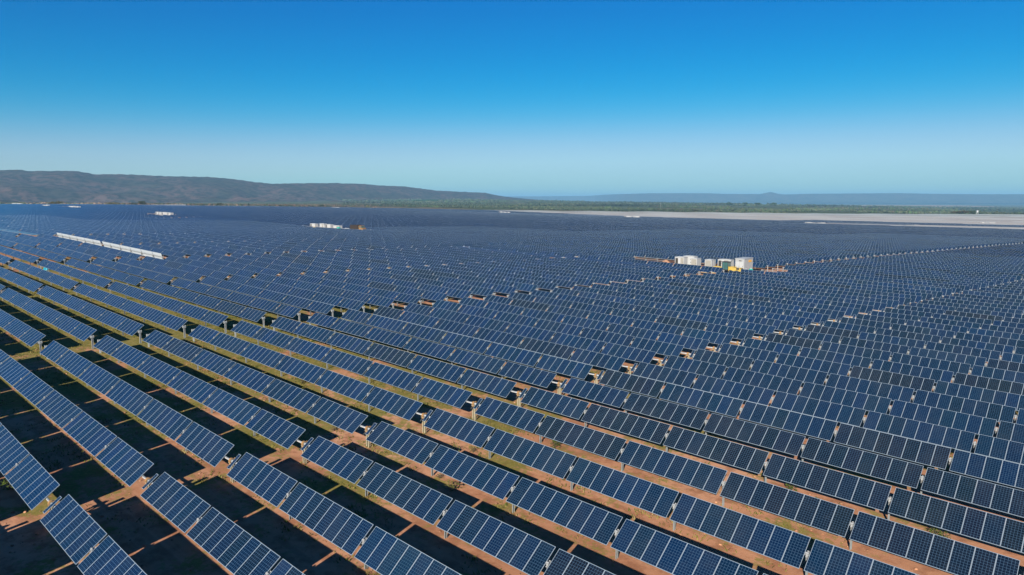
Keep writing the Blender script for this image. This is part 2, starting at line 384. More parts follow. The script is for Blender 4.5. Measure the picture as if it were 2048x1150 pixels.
def ground_material():
    m, nt, b = new_mat('red_soil'); k = NT(nt)
    p = k.geo()
    n1 = k.noise(p, 0.05, 5); n2 = k.noise(p, 0.9, 6, 0.62); n3 = k.noise(p, 7.0, 5, 0.65)
    soil = k.ramp(n1, [(0.32, (0.35, 0.155, 0.080)), (0.5, (0.46, 0.220, 0.120)), (0.68, (0.54, 0.285, 0.170))])
    soil = k.mix(k.smooth(n2, 0.42, 0.66), soil, (0.30, 0.130, 0.068, 1))
    soil = k.mix(k.math('MULTIPLY', k.smooth(n3, 0.55, 0.75), 0.45), soil, (0.50, 0.31, 0.20, 1))
    # pale wheel tracks and graded strips along the rows (world X)
    mp = k.n('ShaderNodeMapping'); k.l(p, mp.inputs[0]); mp.inputs['Scale'].default_value = (0.03, 1.0, 0.0)
    tr = k.noise(mp.outputs[0], 1.5, 4, 0.6)
    soil = k.mix(k.math('MULTIPLY', k.smooth(tr, 0.5, 0.68), 0.35), soil, (0.50, 0.27, 0.16, 1))
    # wheel ruts in the lane between two rows
    s0 = k.n('ShaderNodeSeparateXYZ'); k.l(p, s0.inputs[0])
    lane = k.math('FRACT', k.math('DIVIDE', k.math('SUBTRACT', k.math('ADD', s0.outputs[1], k.math('MULTIPLY', k.math('SUBTRACT', n1, 0.5), 0.7)), 10.314), 5.341))
    for off in (0.36, 0.67):
        dd = k.math('ABSOLUTE', k.math('SUBTRACT', lane, off))
        rut = k.math('MULTIPLY', k.math('SUBTRACT', 1.0, k.smooth(dd, 0.02, 0.055)), k.smooth(k.noise(p, 0.12, 3), 0.42, 0.6))
        soil = k.mix(k.math('MULTIPLY', rut, 0.45), soil, (0.27, 0.125, 0.07, 1))
    # ground cover: dry yellow-green grass, thicker round one part of the field
    s = k.n('ShaderNodeSeparateXYZ'); k.l(p, s.inputs[0])
    gxn = k.math('DIVIDE', k.math('ADD', s.outputs[0], 125.0), 75.0); gyn = k.math('DIVIDE', k.math('SUBTRACT', s.outputs[1], 42.0), 30.0)
    r2 = k.math('ADD', k.math('MULTIPLY', gxn, gxn), k.math('MULTIPLY', gyn, gyn))
    lush = k.math('POWER', 2.718, k.math('MULTIPLY', r2, -0.7))
    gn = k.noise(p, 0.16, 5, 0.65); gn2 = k.noise(p, 2.6, 5, 0.7)
    thr = k.math('ADD', k.math('ADD', gn, k.math('MULTIPLY', k.math('SUBTRACT', gn2, 0.5), 0.55)), k.math('MULTIPLY', lush, 0.36))
    cover = k.smooth(thr, 0.60, 0.72)
    gcol = k.ramp(gn2, [(0.35, (0.075, 0.105, 0.013)), (0.55, (0.17, 0.16, 0.032)), (0.72, (0.30, 0.22, 0.075))])
    soil = k.mix(k.math('MULTIPLY', cover, 0.85), soil, gcol)
    # far beyond the field: dry scrub and green plots
    rr_ = k.math('SQRT', k.math('ADD', k.math('MULTIPLY', s.outputs[0], s.outputs[0]), k.math('MULTIPLY', s.outputs[1], s.outputs[1])))
    wild = k.smooth(rr_, 1350, 1800)
    wn1 = k.noise(p, 0.0016, 4); wn2 = k.noise(p, 0.012, 5, 0.65)
    wc = k.ramp(wn1, [(0.38, (0.10, 0.085, 0.045)), (0.5, (0.065, 0.085, 0.032)), (0.6, (0.17, 0.125, 0.075))])
    wc = k.mix(k.smooth(wn2, 0.45, 0.62), wc, (0.05, 0.065, 0.022, 1))
    col = k.mix(wild, soil, wc)
    k.l(col, b.inputs['Base Color'])
    b.inputs['Roughness'].default_value = 0.95; b.inputs['Specular IOR Level'].default_value = 0.1
    bp = k.n('ShaderNodeBump'); bp.inputs['Strength'].default_value = 0.5; bp.inputs['Distance'].default_value = 0.06
    k.l(k.math('ADD', n2, k.math('MULTIPLY', n3, 0.5)), bp.inputs['Height']); k.l(bp.outputs[0], b.inputs['Normal'])
    return m

gme = bulk_mesh('ground', np.column_stack([XY, Zg]), F4=FQ, mats=[ground_material()], smooth=True)
tag(put('ground', gme), 'red brown bare soil between the rows with patches of dry grass', 'ground', kind='structure')

# ------------------------------------------------------------------ hills
def scrub_material(name, a, b_, c, sc):
    m, nt, b = new_mat(name); k = NT(nt); p = k.geo()
    n1 = k.noise(p, sc, 5, 0.6); n2 = k.noise(p, sc * 9, 5, 0.7)
    col = k.ramp(n1, [(0.36, a), (0.5, b_), (0.64, c)])
    col = k.mix(k.smooth(n2, 0.42, 0.6), col, tuple(x * 0.45 for x in a) + (1,))
    k.l(col, b.inputs['Base Color']); b.inputs['Roughness'].default_value = 1.0; b.inputs['Specular IOR Level'].default_value = 0.0
    return m

def ridge(name, prof, dist, depth, back, step, nrad, mat, label, gully, rough, foot=None):
    """a long ridge built in the round: its crest stands `dist` metres off, its foot `depth` nearer"""
    az0, az1 = prof[0][0], prof[-1][0]
    azs = np.arange(az0, az1 + step / 2, step)
    el = np.interp(azs, [a for a, _ in prof], [e for _, e in prof]) / 1000
    D = dist(azs)
    V = []
    ts = np.concatenate([np.linspace(0, 1, nrad), np.linspace(1, 1 + back / depth, 8)[1:]])
    for i, a in enumerate(azs):
        ra = radians(a); H = CAM_Z + D[i] * el[i]
        for t in ts:
            d = D[i] - depth + t * depth
            x, y = sin(ra) * d, cos(ra) * d
            base = -40
            if t <= 1:
                pr = t ** 1.5 * (1 - 0.35 * sin(pi * t) ** 2) if t < 1 else 1.0
                pr = pr * 0.72 + 0.28 * (1 / (1 + math.exp(-(t - 0.72) * 14)) - 0.00004) / (1 / (1 + math.exp(-0.28 * 14)))
                e = sin(pi * min(1, t)) ** 0.8
                g = gully * e * (noise.fractal((x / 420, y / 420, 1.3), 1.0, 2.1, 4) - 0.5 * abs(noise.noise((x / 900, y / 900, 7))))
                z = base + (H - base) * min(1, pr) + g
                z = min(z, base + (H - base) * min(1, pr) + 12 * e) if t > 0.7 else z
                # the crest line wins: stay under the line of sight to it
                z = min(z, CAM_Z + d * el[i] - (1 - t) * 2)
                z += rough * (noise.noise((x / 28, y / 28, 2)) if t > 0.9 else 0.4 * noise.noise((x / 40, y / 40, 2)))
            else:
                z = H - (t - 1) * depth * 0.22
            V.append((x, y, z))
    n = len(ts); m_ = len(azs)
    idx = np.arange(m_ * n).reshape(m_, n)
    F = np.stack([idx[:-1, :-1], idx[:-1, 1:], idx[1:, 1:], idx[1:, :-1]], -1).reshape(-1, 4)[:, ::-1]
    me = bulk_mesh(name, np.array(V), F4=F, mats=[mat], smooth=True)
    return tag(put(name, me), label, 'hills', kind='structure')

LEFT = [(-110, 30), (-95, 33), (-85, 32), (-79.04, 34.01), (-77.95, 35.07), (-77.41, 33.55), (-75.99, 34.71), (-74.82, 34.87), (-73.63, 31.34), (-71.46, 31.73), (-69.2, 30.16), (-66.14, 29.94), (-64.38, 27.34), (-62.88, 23.59), (-61.67, 21.74), (-59.98, 22.64), (-57.3, 23.29), (-54.95, 22.47), (-53.36, 20.14), (-51.34, 18.84), (-48.9, 13.24), (-46.42, 11.14), (-44.76, 10.08), (-43.52, 5.4), (-41.85, 2.16), (-39.35, -1.44)]
RIGHT = [(-60, 2.5), (-47, 3.6), (-42.52, 4.69), (-39.36, 5.04), (-36.05, 5.59), (-34.82, 7.28), (-33.19, 8.18), (-31.18, 9.18), (-26.47, 9.0), (-25.51, 8.06), (-22.7, 7.66), (-22.27, 9.26), (-21.98, 10.25), (-21.72, 9.76), (-21.39, 8.06), (-20.88, 7.03), (-19.11, 7.93), (-16.37, 8.08), (-13.11, 8.28), (-11.55, 7.41), (-8.59, 6.7), (-5.87, 6.36), (5, 6.5), (20, 5), (40, 4)]
ridge('hills', LEFT, lambda a: np.interp(a, [-110, -60, -39], [5000, 5600, 7200]), 2500, 1500, 0.14, 60,
      scrub_material('dry_scrub_hillside', (0.048, 0.040, 0.026), (0.098, 0.058, 0.048), (0.064, 0.050, 0.034), 0.0024),
      'long brown and green scrub covered ridge falling from the left', 55, 5)
ridge('hills', RIGHT, lambda a: np.interp(a, [-60, -36, -33, 40], [19000, 19000, 15500, 15500]), 1500, 3000, 0.2, 24,
      scrub_material('far_plateau_slope', (0.05, 0.045, 0.03), (0.07, 0.055, 0.04), (0.06, 0.055, 0.035), 0.0008),
      'long flat blue tableland with a small bump far off on the right', 40, 4)

# ------------------------------------------------------------------ solar trackers
ROW0, PITCH = 10.314, 5.341
TILT = 0.659                   # the panels lean towards -Y, towards the sun
BAYS = [7, 8, 8, 8, 8, 6]      # modules per bay from the drive outwards
BGAP, CGAP = 0.245, 1.875      # gap at a bearing, gap at the drive
MH, MW, MT = 1.956, 0.978, 0.04
LIFT = 0.10                    # module plane above the tube axis
def wing_layout():
    x, bays, bearings = CGAP / 2, [], []
    for i, n in enumerate(BAYS):
        bays.append((x, n)); x += n * MP
        if i < len(BAYS) - 1:
            bearings.append(x + BGAP / 2); x += BGAP
    return bays, bearings, x
WB, WBEAR, WEND = wing_layout()
END_POST = WEND + 0.38

def centre_x(m, r):            # m: block of trackers counted towards -X
    if m <= 0: return -47.983 - 96.66 * m + 0.738 * r
    return -144.6 - 96.66 * (m - 1) + 0.688 * r

def module_into(mb, x0, z=LIFT, uo=0.0):
    """one framed module starting at x0, long side across the row"""
    a, b, h = x0 + (MP - MW) / 2, x0 + (MP + MW) / 2, MH / 2
    fw, t0, t1 = 0.021, z, z + MT
    O = [(a, -h), (b, -h), (b, h), (a, h)]
    I = [(a + fw, -h + fw), (b - fw, -h + fw), (b - fw, h - fw), (a + fw, h - fw)]
    for i in range(4):
        j = (i + 1) % 4
        mb.face([(*O[i], t1), (*O[j], t1), (*I[j], t1), (*I[i], t1)], 1)
        mb.face([(*O[i], t0), (*O[j], t0), (*O[j], t1), (*O[i], t1)], 1)
        mb.face([(*I[i], t1), (*I[j], t1), (*I[j], t1 - 0.006), (*I[i], t1 - 0.006)], 1)
    gw, gh = MW - 2 * fw, MH - 2 * fw
    mu, mv = (gw - 6 * 0.1573) / 2, (gh - 12 * 0.1573) / 2
    mb.face([(*p, t1 - 0.006) for p in I], 0, [(uo - mu, -mv), (uo + gw - mu, -mv), (uo + gw - mu, gh - mv), (uo - mu, gh - mv)])
    mb.face([(*p, t0 + 0.001) for p in O[::-1]], 2)

def rails_into(mb, x0, n):     # short purlins across the tube, under the modules
    for i in range(n + 1):
        x = x0 + i * MP + (0.08 if i == 0 else -0.08 if i == n else 0)
        mb.box((x - 0.03, -0.42, 0.05), (x + 0.03, 0.42, LIFT - 0.002), 0)

mats_mod = [M_CELL, M_FRAME, M_BACK]
mb = MB(); module_into(mb, 0.0, uo=0.0); ME_MODULE = mb.mesh('solar_module', mats_mod)
ME_BAY = {}
for n in (6, 7, 8):
    mb = MB()
    for i in range(n): module_into(mb, i * MP, uo=10.0 * i)
    ME_BAY[n] = mb.mesh('module_bay', mats_mod)
mb = MB(); mb.tube((CGAP / 2 - 0.6, 0, 0), (END_POST + 0.1, 0, 0), 0.066, n=10)
for bx, n in WB: rails_into(mb, bx, n)
ME_TUBE = mb.mesh('torque_tube', [M_STEEL])
mb = MB(); mb.tube((-0.5, 0, 0), (0.5, 0, 0), 0.066, n=10); ME_TUBE_C = None
# post: a C section pile with a small head plate
mb = MB()
mb.box((-0.045, -0.08, -HUB - 0.25), (-0.035, 0.08, -0.12)); mb.box((-0.035, -0.08, -HUB - 0.25), (0.045, -0.07, -0.12)); mb.box((-0.035, 0.07, -HUB - 0.25), (0.045, 0.08, -0.12))
mb.box((-0.06, -0.11, -0.30), (-0.046, 0.11, -0.05))
ME_POST = mb.mesh('post', [M_STEEL])
# bearing: a ring round the tube on two ears
mb = MB()
for i in range(12):
    a, b = 2 * pi * i / 12, 2 * pi * (i + 1) / 12
    for (r0, r1) in ((0.075, 0.155),):
        P = lambda an, rr, xx: (xx, cos(an) * rr, sin(an) * rr)
        mb.face([P(a, r1, -.05), P(b, r1, -.05), P(b, r1, .05), P(a, r1, .05)][::-1], 0)
        mb.face([P(a, r0, -.05), P(b, r0, -.05), P(b, r1, -.05), P(a, r1, -.05)], 0)
        mb.face([P(a, r0, .05), P(b, r0, .05), P(b, r1, .05), P(a, r1, .05)][::-1], 0)
mb.box((-0.05, -0.20, -0.19), (0.05, 0.20, -0.13)); mb.box((-0.05, -0.20, -0.13), (0.05, -0.15, 0.10)); mb.box((-0.05, 0.15, -0.13), (0.05, 0.20, 0.10))
mb.box((-0.09, -0.05, 0.14), (0.09, 0.05, 0.215))
ME_BEAR = mb.mesh('bearing', [M_BEARING])
# end post: taller pile with a forked head that holds the end of the tube
mb = MB()
mb.box((-0.055, -0.09, -HUB - 0.25), (-0.04, 0.09, -0.10)); mb.box((-0.04, -0.09, -HUB - 0.25), (0.055, -0.075, -0.10)); mb.box((-0.04, 0.075, -HUB - 0.25), (0.055, 0.09, -0.10))
mb.box((-0.07, -0.19, -0.16), (0.07, 0.19, -0.09)); mb.box((-0.07, -0.21, -0.16), (0.07, -0.15, 0.17)); mb.box((-0.07, 0.15, -0.16), (0.07, 0.21, 0.17))
mb.tube((-0.08, 0, 0), (0.08, 0, 0), 0.15, n=12)
ME_EPOST = mb.mesh('end_post', [M_STEEL_L])
# drive: a pair of piles, a slewing gear round the tube, its motor and a small panel that feeds it
mb = MB()
for s in (-0.13, 0.13):
    mb.box((s - 0.05, -0.07, -HUB - 0.25), (s - 0.035, 0.07, -0.18)); mb.box((s - 0.035, -0.07, -HUB - 0.25), (s + 0.05, -0.055, -0.18)); mb.box((s - 0.035, 0.055, -HUB - 0.25), (s + 0.05, 0.07, -0.18))
mb.box((-0.24, -0.14, -0.185), (0.24, 0.14, -0.15))
ME_DPOST = mb.mesh('drive_post', [M_POSTY])
mb = MB()
mb.tube((-0.11, 0, 0), (0.11, 0, 0), 0.20, n=16); mb.tube((-0.06, -0.30, -0.13), (-0.06, 0.30, -0.13), 0.085, n=10)
mb.tube((0.11, 0, 0), (0.16, 0, 0), 0.13, n=12, mi=1); mb.tube((-0.16, 0, 0), (-0.11, 0, 0), 0.13, n=12, mi=1)
mb.tube((-0.06, -0.30, -0.13), (-0.06, -0.56, -0.13), 0.06, n=10, mi=2)
ME_GEAR = mb.mesh('slew_gear', [M_GEAR, M_STEEL, M_DARK])
mb = MB(); mb.tube((-CGAP / 2 + 0.6 - 0.02, 0, 0), (CGAP / 2 - 0.6 + 0.02, 0, 0), 0.085, n=12); mb.tube((-CGAP / 2, 0, 0), (-CGAP / 2 + 0.62, 0, 0), 0.075, n=12); mb.tube((CGAP / 2 - 0.62, 0, 0), (CGAP / 2, 0, 0), 0.075, n=12)
ME_TUBE_C = mb.mesh('drive_tube', [M_WHITE])
mb = MB()
a, b, h = 0.46, 0.80, 0.60
mb.box((a, -h, 0.17), (b, h, 0.195), 1, skip=('+z',))
mb.face([(a, -h, .195), (b, -h, .195), (b, h, .195), (a, h, .195)], 1)
mb.face([(a + .025, -h + .025, .1975), (b - .025, -h + .025, .1975), (b - .025, h - .025, .1975), (a + .025, h - .025, .1975)], 0, [(0.02, 0.02), (0.3, 0.02), (0.3, 1.15), (0.02, 1.15)])
mb.box((0.58, -0.03, 0.02), (0.68, 0.03, 0.17), 1); mb.box((0.50, -0.28, -0.42), (0.76, 0.02, -0.12), 2)
ME_CTRL = mb.mesh('controller_panel', [M_CELL, M_FRAME, M_GREY])

# keep-out boxes of the inverter stations (x0, x1, y0, y1)
CORES = [(-100.0, -73.6, 169, 182.5)]      # no tube or piles here either
STATIONS = [(-107.5, -69, 169, 182.5), (-388, -346, 222, 236), (-341, -321, 222, 236), (-626, -586, 217, 233), (-955, -908, 240, 254),
            (-573, -540, 864, 876), (-288, -258, 803, 816), (-160, -137, 1089, 1102), (-956, -920, 994, 1006), (-1034, -1000, 235, 246)]
def blocked(xa, xb, y):
    return any(xb > s[0] and xa < s[1] and s[2] - 1.2 < y < s[3] + 1.2 for s in STATIONS)

def in_core(x, y):
    return any(s[0] < x < s[1] and s[2] - 0.6 < y < s[3] + 0.6 for s in CORES)

def is_reversed(x, y):
    if y > 812 - 0.325 * (x + 81) + 22 * sin(x * 0.013): 
        if x > -330 and 850 - 0.1 * x < y < 985 - 0.2 * (x + 81): return False
        return True
    if x > -262 + (y - 780) * 0.2 and 772 - .12 * (x + 81) < y < 806 - 0.12 * (x + 81) and x > -240: return True
    return x < -1175 and 392 < y < 560 and abs((y - 392) * 0.6 + (x + 1290)) < 60 and False

HERE = {(2, 11): -1.22, (1, 28): 0.20, (1, 27): 0.42, (3, 10): 0.13, (2, 16): 0.98, (0, 29): 1.0, (0, 30): 0.50, (4, 38): 0.95, (-1, 29): 0.98}
def tilt_of(m, r):
    if (m, r) in HERE: return HERE[(m, r)]
    g = random.Random(m * 7919 + r * 31 + 5)
    t = TILT + g.gauss(0, 0.026)
    if g.random() < 0.06 and r > 14: t += g.choice([-0.16, 0.14])
    return t

# lay the field out: all trackers that the picture can show, a few steps aside too
def in_view(x, y, zz, mar):
    a = 0.742; px = x * cos(a) + y * sin(a); py = -x * sin(a) + y * cos(a)
    return py > 1 and abs(px / py) < 0.7507 * mar + 3 / py

WX = np.array([s_ * (CGAP / 2 + (WEND - CGAP / 2) * q_) for s_ in (-1, 1) for q_ in (0.02, .15, .3, .45, .6, .75, .9, .99)])
field = []
for r in range(-2, 335):
    y = ROW0 + PITCH * r
    for m in range(-4, 20):
        xc = centre_x(m, r)
        if not any(in_view(xc + dx, y, 0, 1.0 if r > 3 else 1.0) or in_view(xc + dx, y, 0, 1.13) for dx in (-46, -23, 0, 23, 46)):
            if not (r <= 2 and r >= -1 and 0 <= m <= 1): continue
        d = hypot(xc, y)
        if d > np.interp(math.degrees(atan2(xc, y)), [-79, -68, -50, -41, -33, -20, -10], [1355, 1355, 1450, 1640, 1650, 1700, 1790]): continue
        field.append((m, r, xc, y, d))
FX = np.array([(f[2], f[3]) for f in field])
zc = tube_z(FX); zl = tube_z(FX + [-WEND * 0.6, 0]); zr = tube_z(FX + [WEND * 0.6, 0])
slopeL = (zc - zl) / (WEND * 0.6); slopeR = (zr - zc) / (WEND * 0.6)
# picture area of each tracker
R3 = np.array(cam.matrix_basis.to_3x3()); Rm = np.array(cam.rotation_euler.to_matrix())
def pix(P):
    q = (np.asarray(P, float) - [0, 0, CAM_Z]) @ Rm
    with np.errstate(all='ignore'):
        return 1024 + 1364 * q[..., 0] / -q[..., 2], 575 - 1364 * q[..., 1] / -q[..., 2], -q[..., 2]
area = np.zeros(len(field))
for dx in WX:
    P = np.column_stack([FX[:, 0] + dx, FX[:, 1], np.where(dx < 0, zc + slopeL * dx, zc + slopeR * dx)])
    u, v, dep = pix(P)
    ok = (dep > 2) & (u > -30) & (u < 2078) & (v > 0) & (v < 1180)
    area += np.where(ok, 1.0 / np.maximum(dep, 4) ** 2, 0)
order = np.argsort(-area)
NEAR = set(int(i) for i in order[:300])
SHADOW = [i for i, f in enumerate(field) if i not in NEAR and f[4] < 140]     # out of the frame but throwing shade into it
FINE = set(int(i) for i in order[:160])

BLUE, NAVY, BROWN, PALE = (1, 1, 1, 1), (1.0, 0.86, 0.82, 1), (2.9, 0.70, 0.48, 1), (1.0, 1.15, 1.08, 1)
def bay_tint(m, r, b):
    g = random.Random(m * 104729 + r * 1299 + b * 17 + 3)
    pb = 0.04
    if m == 0 and r in (7, 8) and b >= 7: pb = 0.95  # browner rows: a different sky reflection put into the tint
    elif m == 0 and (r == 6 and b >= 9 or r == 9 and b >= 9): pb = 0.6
    elif m <= 0 and r > 8: pb = 0.10
    elif r > 14: pb = 0.07
    q = g.random()
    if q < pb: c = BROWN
    elif q < pb + 0.3: c = NAVY
    elif q < pb + 0.36: c = PALE
    else: c = BLUE
    f = 1 + g.uniform(-0.06, 0.06)
    k = 0.28 if m >= 1 else (0.22 if m == 0 and b < 6 else -0.04)  # left bays bluer: sky reflection at that viewing angle put into the tint
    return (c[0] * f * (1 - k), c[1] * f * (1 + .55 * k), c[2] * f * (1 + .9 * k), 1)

ORD = ['first', 'second', 'third', 'fourth', 'fifth', 'sixth', 'seventh', 'eighth', 'ninth', 'tenth', 'eleventh', 'twelfth', 'thirteenth', 'fourteenth', 'fifteenth', 'sixteenth',
       'seventeenth', 'eighteenth', 'nineteenth', 'twentieth', 'twenty-first', 'twenty-second', 'twenty-third', 'twenty-fourth', 'twenty-fifth', 'twenty-sixth', 'twenty-seventh', 'twenty-eighth', 'twenty-ninth', 'thirtieth', 'thirty-first', 'thirty-second']
def tracker_label(m, r):
    if (m, r) == (2, 11): return 'solar tracker turned away so its white back is lit, among blue rows on the left'
    if (m, r) == (1, 28): return 'solar tracker lying nearly flat as a bright blue strip, left of the near white cabinets'
    if (m, r) == (3, 10): return 'solar tracker lying nearly flat as a bright blue strip at the left edge'
    if (m, r) == (2, 16): return 'solar tracker tilted steeply so its module frames stand out, behind the white-backed tracker'
    if (m, r) == (0, 29): return 'solar tracker tilted steeply like a low step, right of the yellow grader'
    if m == 0 and 0 <= r < 30: return 'blue solar tracker at the %s drive post up the nearest drive aisle from bottom left' % ORD[r]
    if m == 1 and 3 <= r < 28: return None
    if m == 2 and 0 < r: return None
    return None

GROUP = 'solar trackers in the field'
aisle_rank = {}
for m in (1, 2, 3, 4):
    rr_ = sorted(f[1] for i, f in enumerate(field) if i in NEAR and f[0] == m and pix(np.array([f[2], f[3], zc[i]]))[0] > 0)
    aisle_rank[m] = {r: i for i, r in enumerate(rr_)}

edge_rank = {r: k for k, r in enumerate(sorted(f[1] for i, f in enumerate(field) if i in NEAR and f[0] == -1 and pix(np.array([f[2], f[3], zc[i]]))[0] > 2048)[:len(ORD)])}

def build_tracker(i, fine):
    m, r, xc, y, d = field[i]
    t = tilt_of(m, r)
    root = empty('solar_tracker', (xc, y, zc[i] - HUB))
    lab = tracker_label(m, r); grp = GROUP
    if lab is None and m in aisle_rank and aisle_rank[m].get(r, 99) < len(ORD):
        lab = 'blue solar tracker at the %s visible drive gap up the %s aisle from the front' % (ORD[aisle_rank[m][r]], ORD[m])
    if lab is None and r in edge_rank and m == -1:
        lab = 'blue solar tracker cut by the right photo edge, %s such row from the bottom right' % ORD[edge_rank[r]]
    if lab is None:
        where = {-1: 'in the dense rows at the right edge of the photo', 0: 'in the small rows right of the yellow grader'}.get(m)
        if m <= -2: where = 'far off in the rows at the right edge of the photo'
        if m == 1: where = 'in the rows just around and behind the near white cabinets'
        if m == 2: where = 'on the left between the white-backed tracker and the brown truck'
        if m >= 3: where = 'near the left edge beyond the white-backed tracker'
        lab = 'blue solar tracker ' + where
        grp = 'solar trackers ' + where
    tag(root, lab, 'solar tracker', grp)
    H = Matrix.Translation((0, 0, HUB))
    RT = Matrix.Rotation(t, 4, 'X')
    for sgn, sl in ((-1, slopeL[i]), (1, slopeR[i])):
        S = Matrix.Rotation(-math.atan(sl), 4, 'Y')
        Mw = H @ S @ RT
        flip = Matrix.Rotation(pi, 4, 'Z') if sgn < 0 else Matrix.Identity(4)
        cut = [x for x in np.arange(CGAP / 2 - 0.6, END_POST + 0.15, 0.1) if in_core(xc + sgn * x, y)]
        if not cut:
            put('torque_tube', ME_TUBE, root, Mw @ flip)
        elif cut[0] > CGAP:                  # the wing stops short at the station: a bare cut tube
            q = MB(); q.tube((CGAP / 2 - 0.6, 0, 0), (cut[0], 0, 0), 0.066, n=10)
            put('torque_tube', q.mesh('torque_tube', [M_STEEL]), root, Mw @ flip)
        elif cut[-1] < WEND - 1:
            q = MB(); q.tube((cut[-1], 0, 0), (END_POST + 0.1, 0, 0), 0.066, n=10)
            put('torque_tube', q.mesh('torque_tube', [M_STEEL]), root, Mw @ flip)
        for b, (bx, n) in enumerate(WB):
            x0 = bx if sgn > 0 else -(bx + n * MP)
            bi = 6 + b if sgn > 0 else 5 - b
            if blocked(xc + x0, xc + x0 + n * MP, y): continue
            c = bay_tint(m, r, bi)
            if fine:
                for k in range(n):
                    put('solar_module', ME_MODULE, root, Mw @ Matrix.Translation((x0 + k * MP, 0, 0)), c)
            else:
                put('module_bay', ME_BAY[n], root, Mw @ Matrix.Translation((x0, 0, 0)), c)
        for bx in WBEAR:
            if in_core(xc + sgn * bx, y): continue
            P = (H @ S) @ Vector((sgn * bx, 0, 0))
            put('post', ME_POST, root, Matrix.Translation(P) @ flip)
            put('bearing', ME_BEAR, root, Matrix.Translation(P) @ RT)
        P = (H @ S) @ Vector((sgn * END_POST, 0, 0))
        if not in_core(xc + sgn * END_POST, y): put('end_post', ME_EPOST, root, Matrix.Translation(P) @ flip)
    put('drive_post', ME_DPOST, root, H)
    put('slew_gear', ME_GEAR, root, H @ RT)
    put('drive_tube', ME_TUBE_C, root, H @ RT)
    put('controller_panel', ME_CTRL, root, H @ RT, BLUE)
    return root

for i in [int(j) for j in order[:300]] + SHADOW:
    build_tracker(i, i in FINE)

# the thousands of trackers beyond: one mesh of bays, tubes and bearings
V, F, MI, UV, TINT = [], [], [], [], []
def add_boxes(C, lo, hi, mi6, tint, uvl=None):
    """C: list of 4x4 (numpy) placing the same kind of box; lo/hi arrays"""
    pass
cnt = 0
BOXF = np.array([(4, 5, 6, 7), (0, 3, 2, 1), (0, 1, 5, 4), (1, 2, 6, 5), (2, 3, 7, 6), (3, 0, 4, 7)])
for i, (m, r, xc, y, d) in enumerate(field):
    if i in NEAR or i in SHADOW: continue
    rev = is_reversed(xc, y)
    t = tilt_of(m, r) if not rev else -0.67 + random.Random(i).gauss(0, 0.09) + 0.09 * sin(m * 2.3 + r // 7)
    ct, st = cos(t), sin(t)
    for sgn, sl in ((-1, slopeL[i]), (1, slopeR[i])):
        items = []
        if d < 700:
            for b, (bx, n) in enumerate(WB):
                x0 = bx if sgn > 0 else -(bx + n * MP)
                if blocked(xc + x0, xc + x0 + n * MP, y): continue
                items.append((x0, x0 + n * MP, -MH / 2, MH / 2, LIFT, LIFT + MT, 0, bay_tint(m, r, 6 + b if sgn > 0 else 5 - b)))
            for bx in WBEAR:
                items.append((sgn * bx - 0.09, sgn * bx + 0.09, -0.14, 0.14, -0.15, 0.2, 3, (1, 1, 1, 1)))
            ends = sorted((sgn * (CGAP / 2 - .6), sgn * (END_POST + .1)))
            items.append((ends[0], ends[1], -0.07, 0.07, -0.07, 0.07, 2, (1, 1, 1, 1)))
            items.append((sgn * END_POST - 0.08, sgn * END_POST + 0.08, -0.17, 0.17, -0.17, 0.2, 3, (1, 1, 1, 1)))
        else:
            a, b2 = sorted((sgn * CGAP / 2, sgn * WEND))
            if not blocked(xc + a, xc + b2, y):
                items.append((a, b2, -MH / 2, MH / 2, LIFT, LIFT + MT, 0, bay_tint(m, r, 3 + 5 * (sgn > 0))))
        for (xa, xb, ya, yb, za, zb, kind, c) in items:
            pts = np.array([(xa, ya, za), (xb, ya, za), (xb, yb, za), (xa, yb, za), (xa, ya, zb), (xb, ya, zb), (xb, yb, zb), (xa, yb, zb)])
            q = np.column_stack([pts[:, 0], pts[:, 1] * ct - pts[:, 2] * st, pts[:, 1] * st + pts[:, 2] * ct + pts[:, 0] * sl])
            V.append(q + [xc, y, zc[i]])
            F.append(BOXF + cnt); cnt += 8
            rid = (m * 37 + r * 11 + int(xa) * 5) % 101 / 101.0
            TINT.append(np.tile((c[0], c[1], c[2], rid), (8, 1)))
            L = xb - xa
            u = np.zeros((6, 4, 2))
            if kind == 0:
                MI.append((0, 2, 1, 1, 1, 1)); u[0] = [(0, 0), (L, 0), (L, MH), (0, MH)]
            elif kind == 3: MI.append((4,) * 6)
            else: MI.append((3,) * 6)
            UV.append(u)
V = np.vstack(V); F = np.vstack(F)
far = bulk_mesh('far_tracker_rows', V, F4=F, mats=[M_CELL_FAR, M_FRAME, M_BACK, M_STEEL, M_BEARING], mi=np.array(MI).ravel(), uv=np.array(UV).reshape(-1, 2), col=np.vstack(TINT))
tag(put('far_tracker_rows', far), 'endless dark blue and pale rows of solar trackers filling the far field', 'solar field', kind='stuff')
print('trackers', len(field), 'near', len(NEAR), 'shadow', len(SHADOW), 'far boxes', len(F) // 6, 'objects', len(bpy.data.objects))

# ------------------------------------------------------------------ inverter stations and machines
def gz(x, y): return float(ground_z([(x, y)])[0])
BOXG = 'cabinets of the inverter stations'

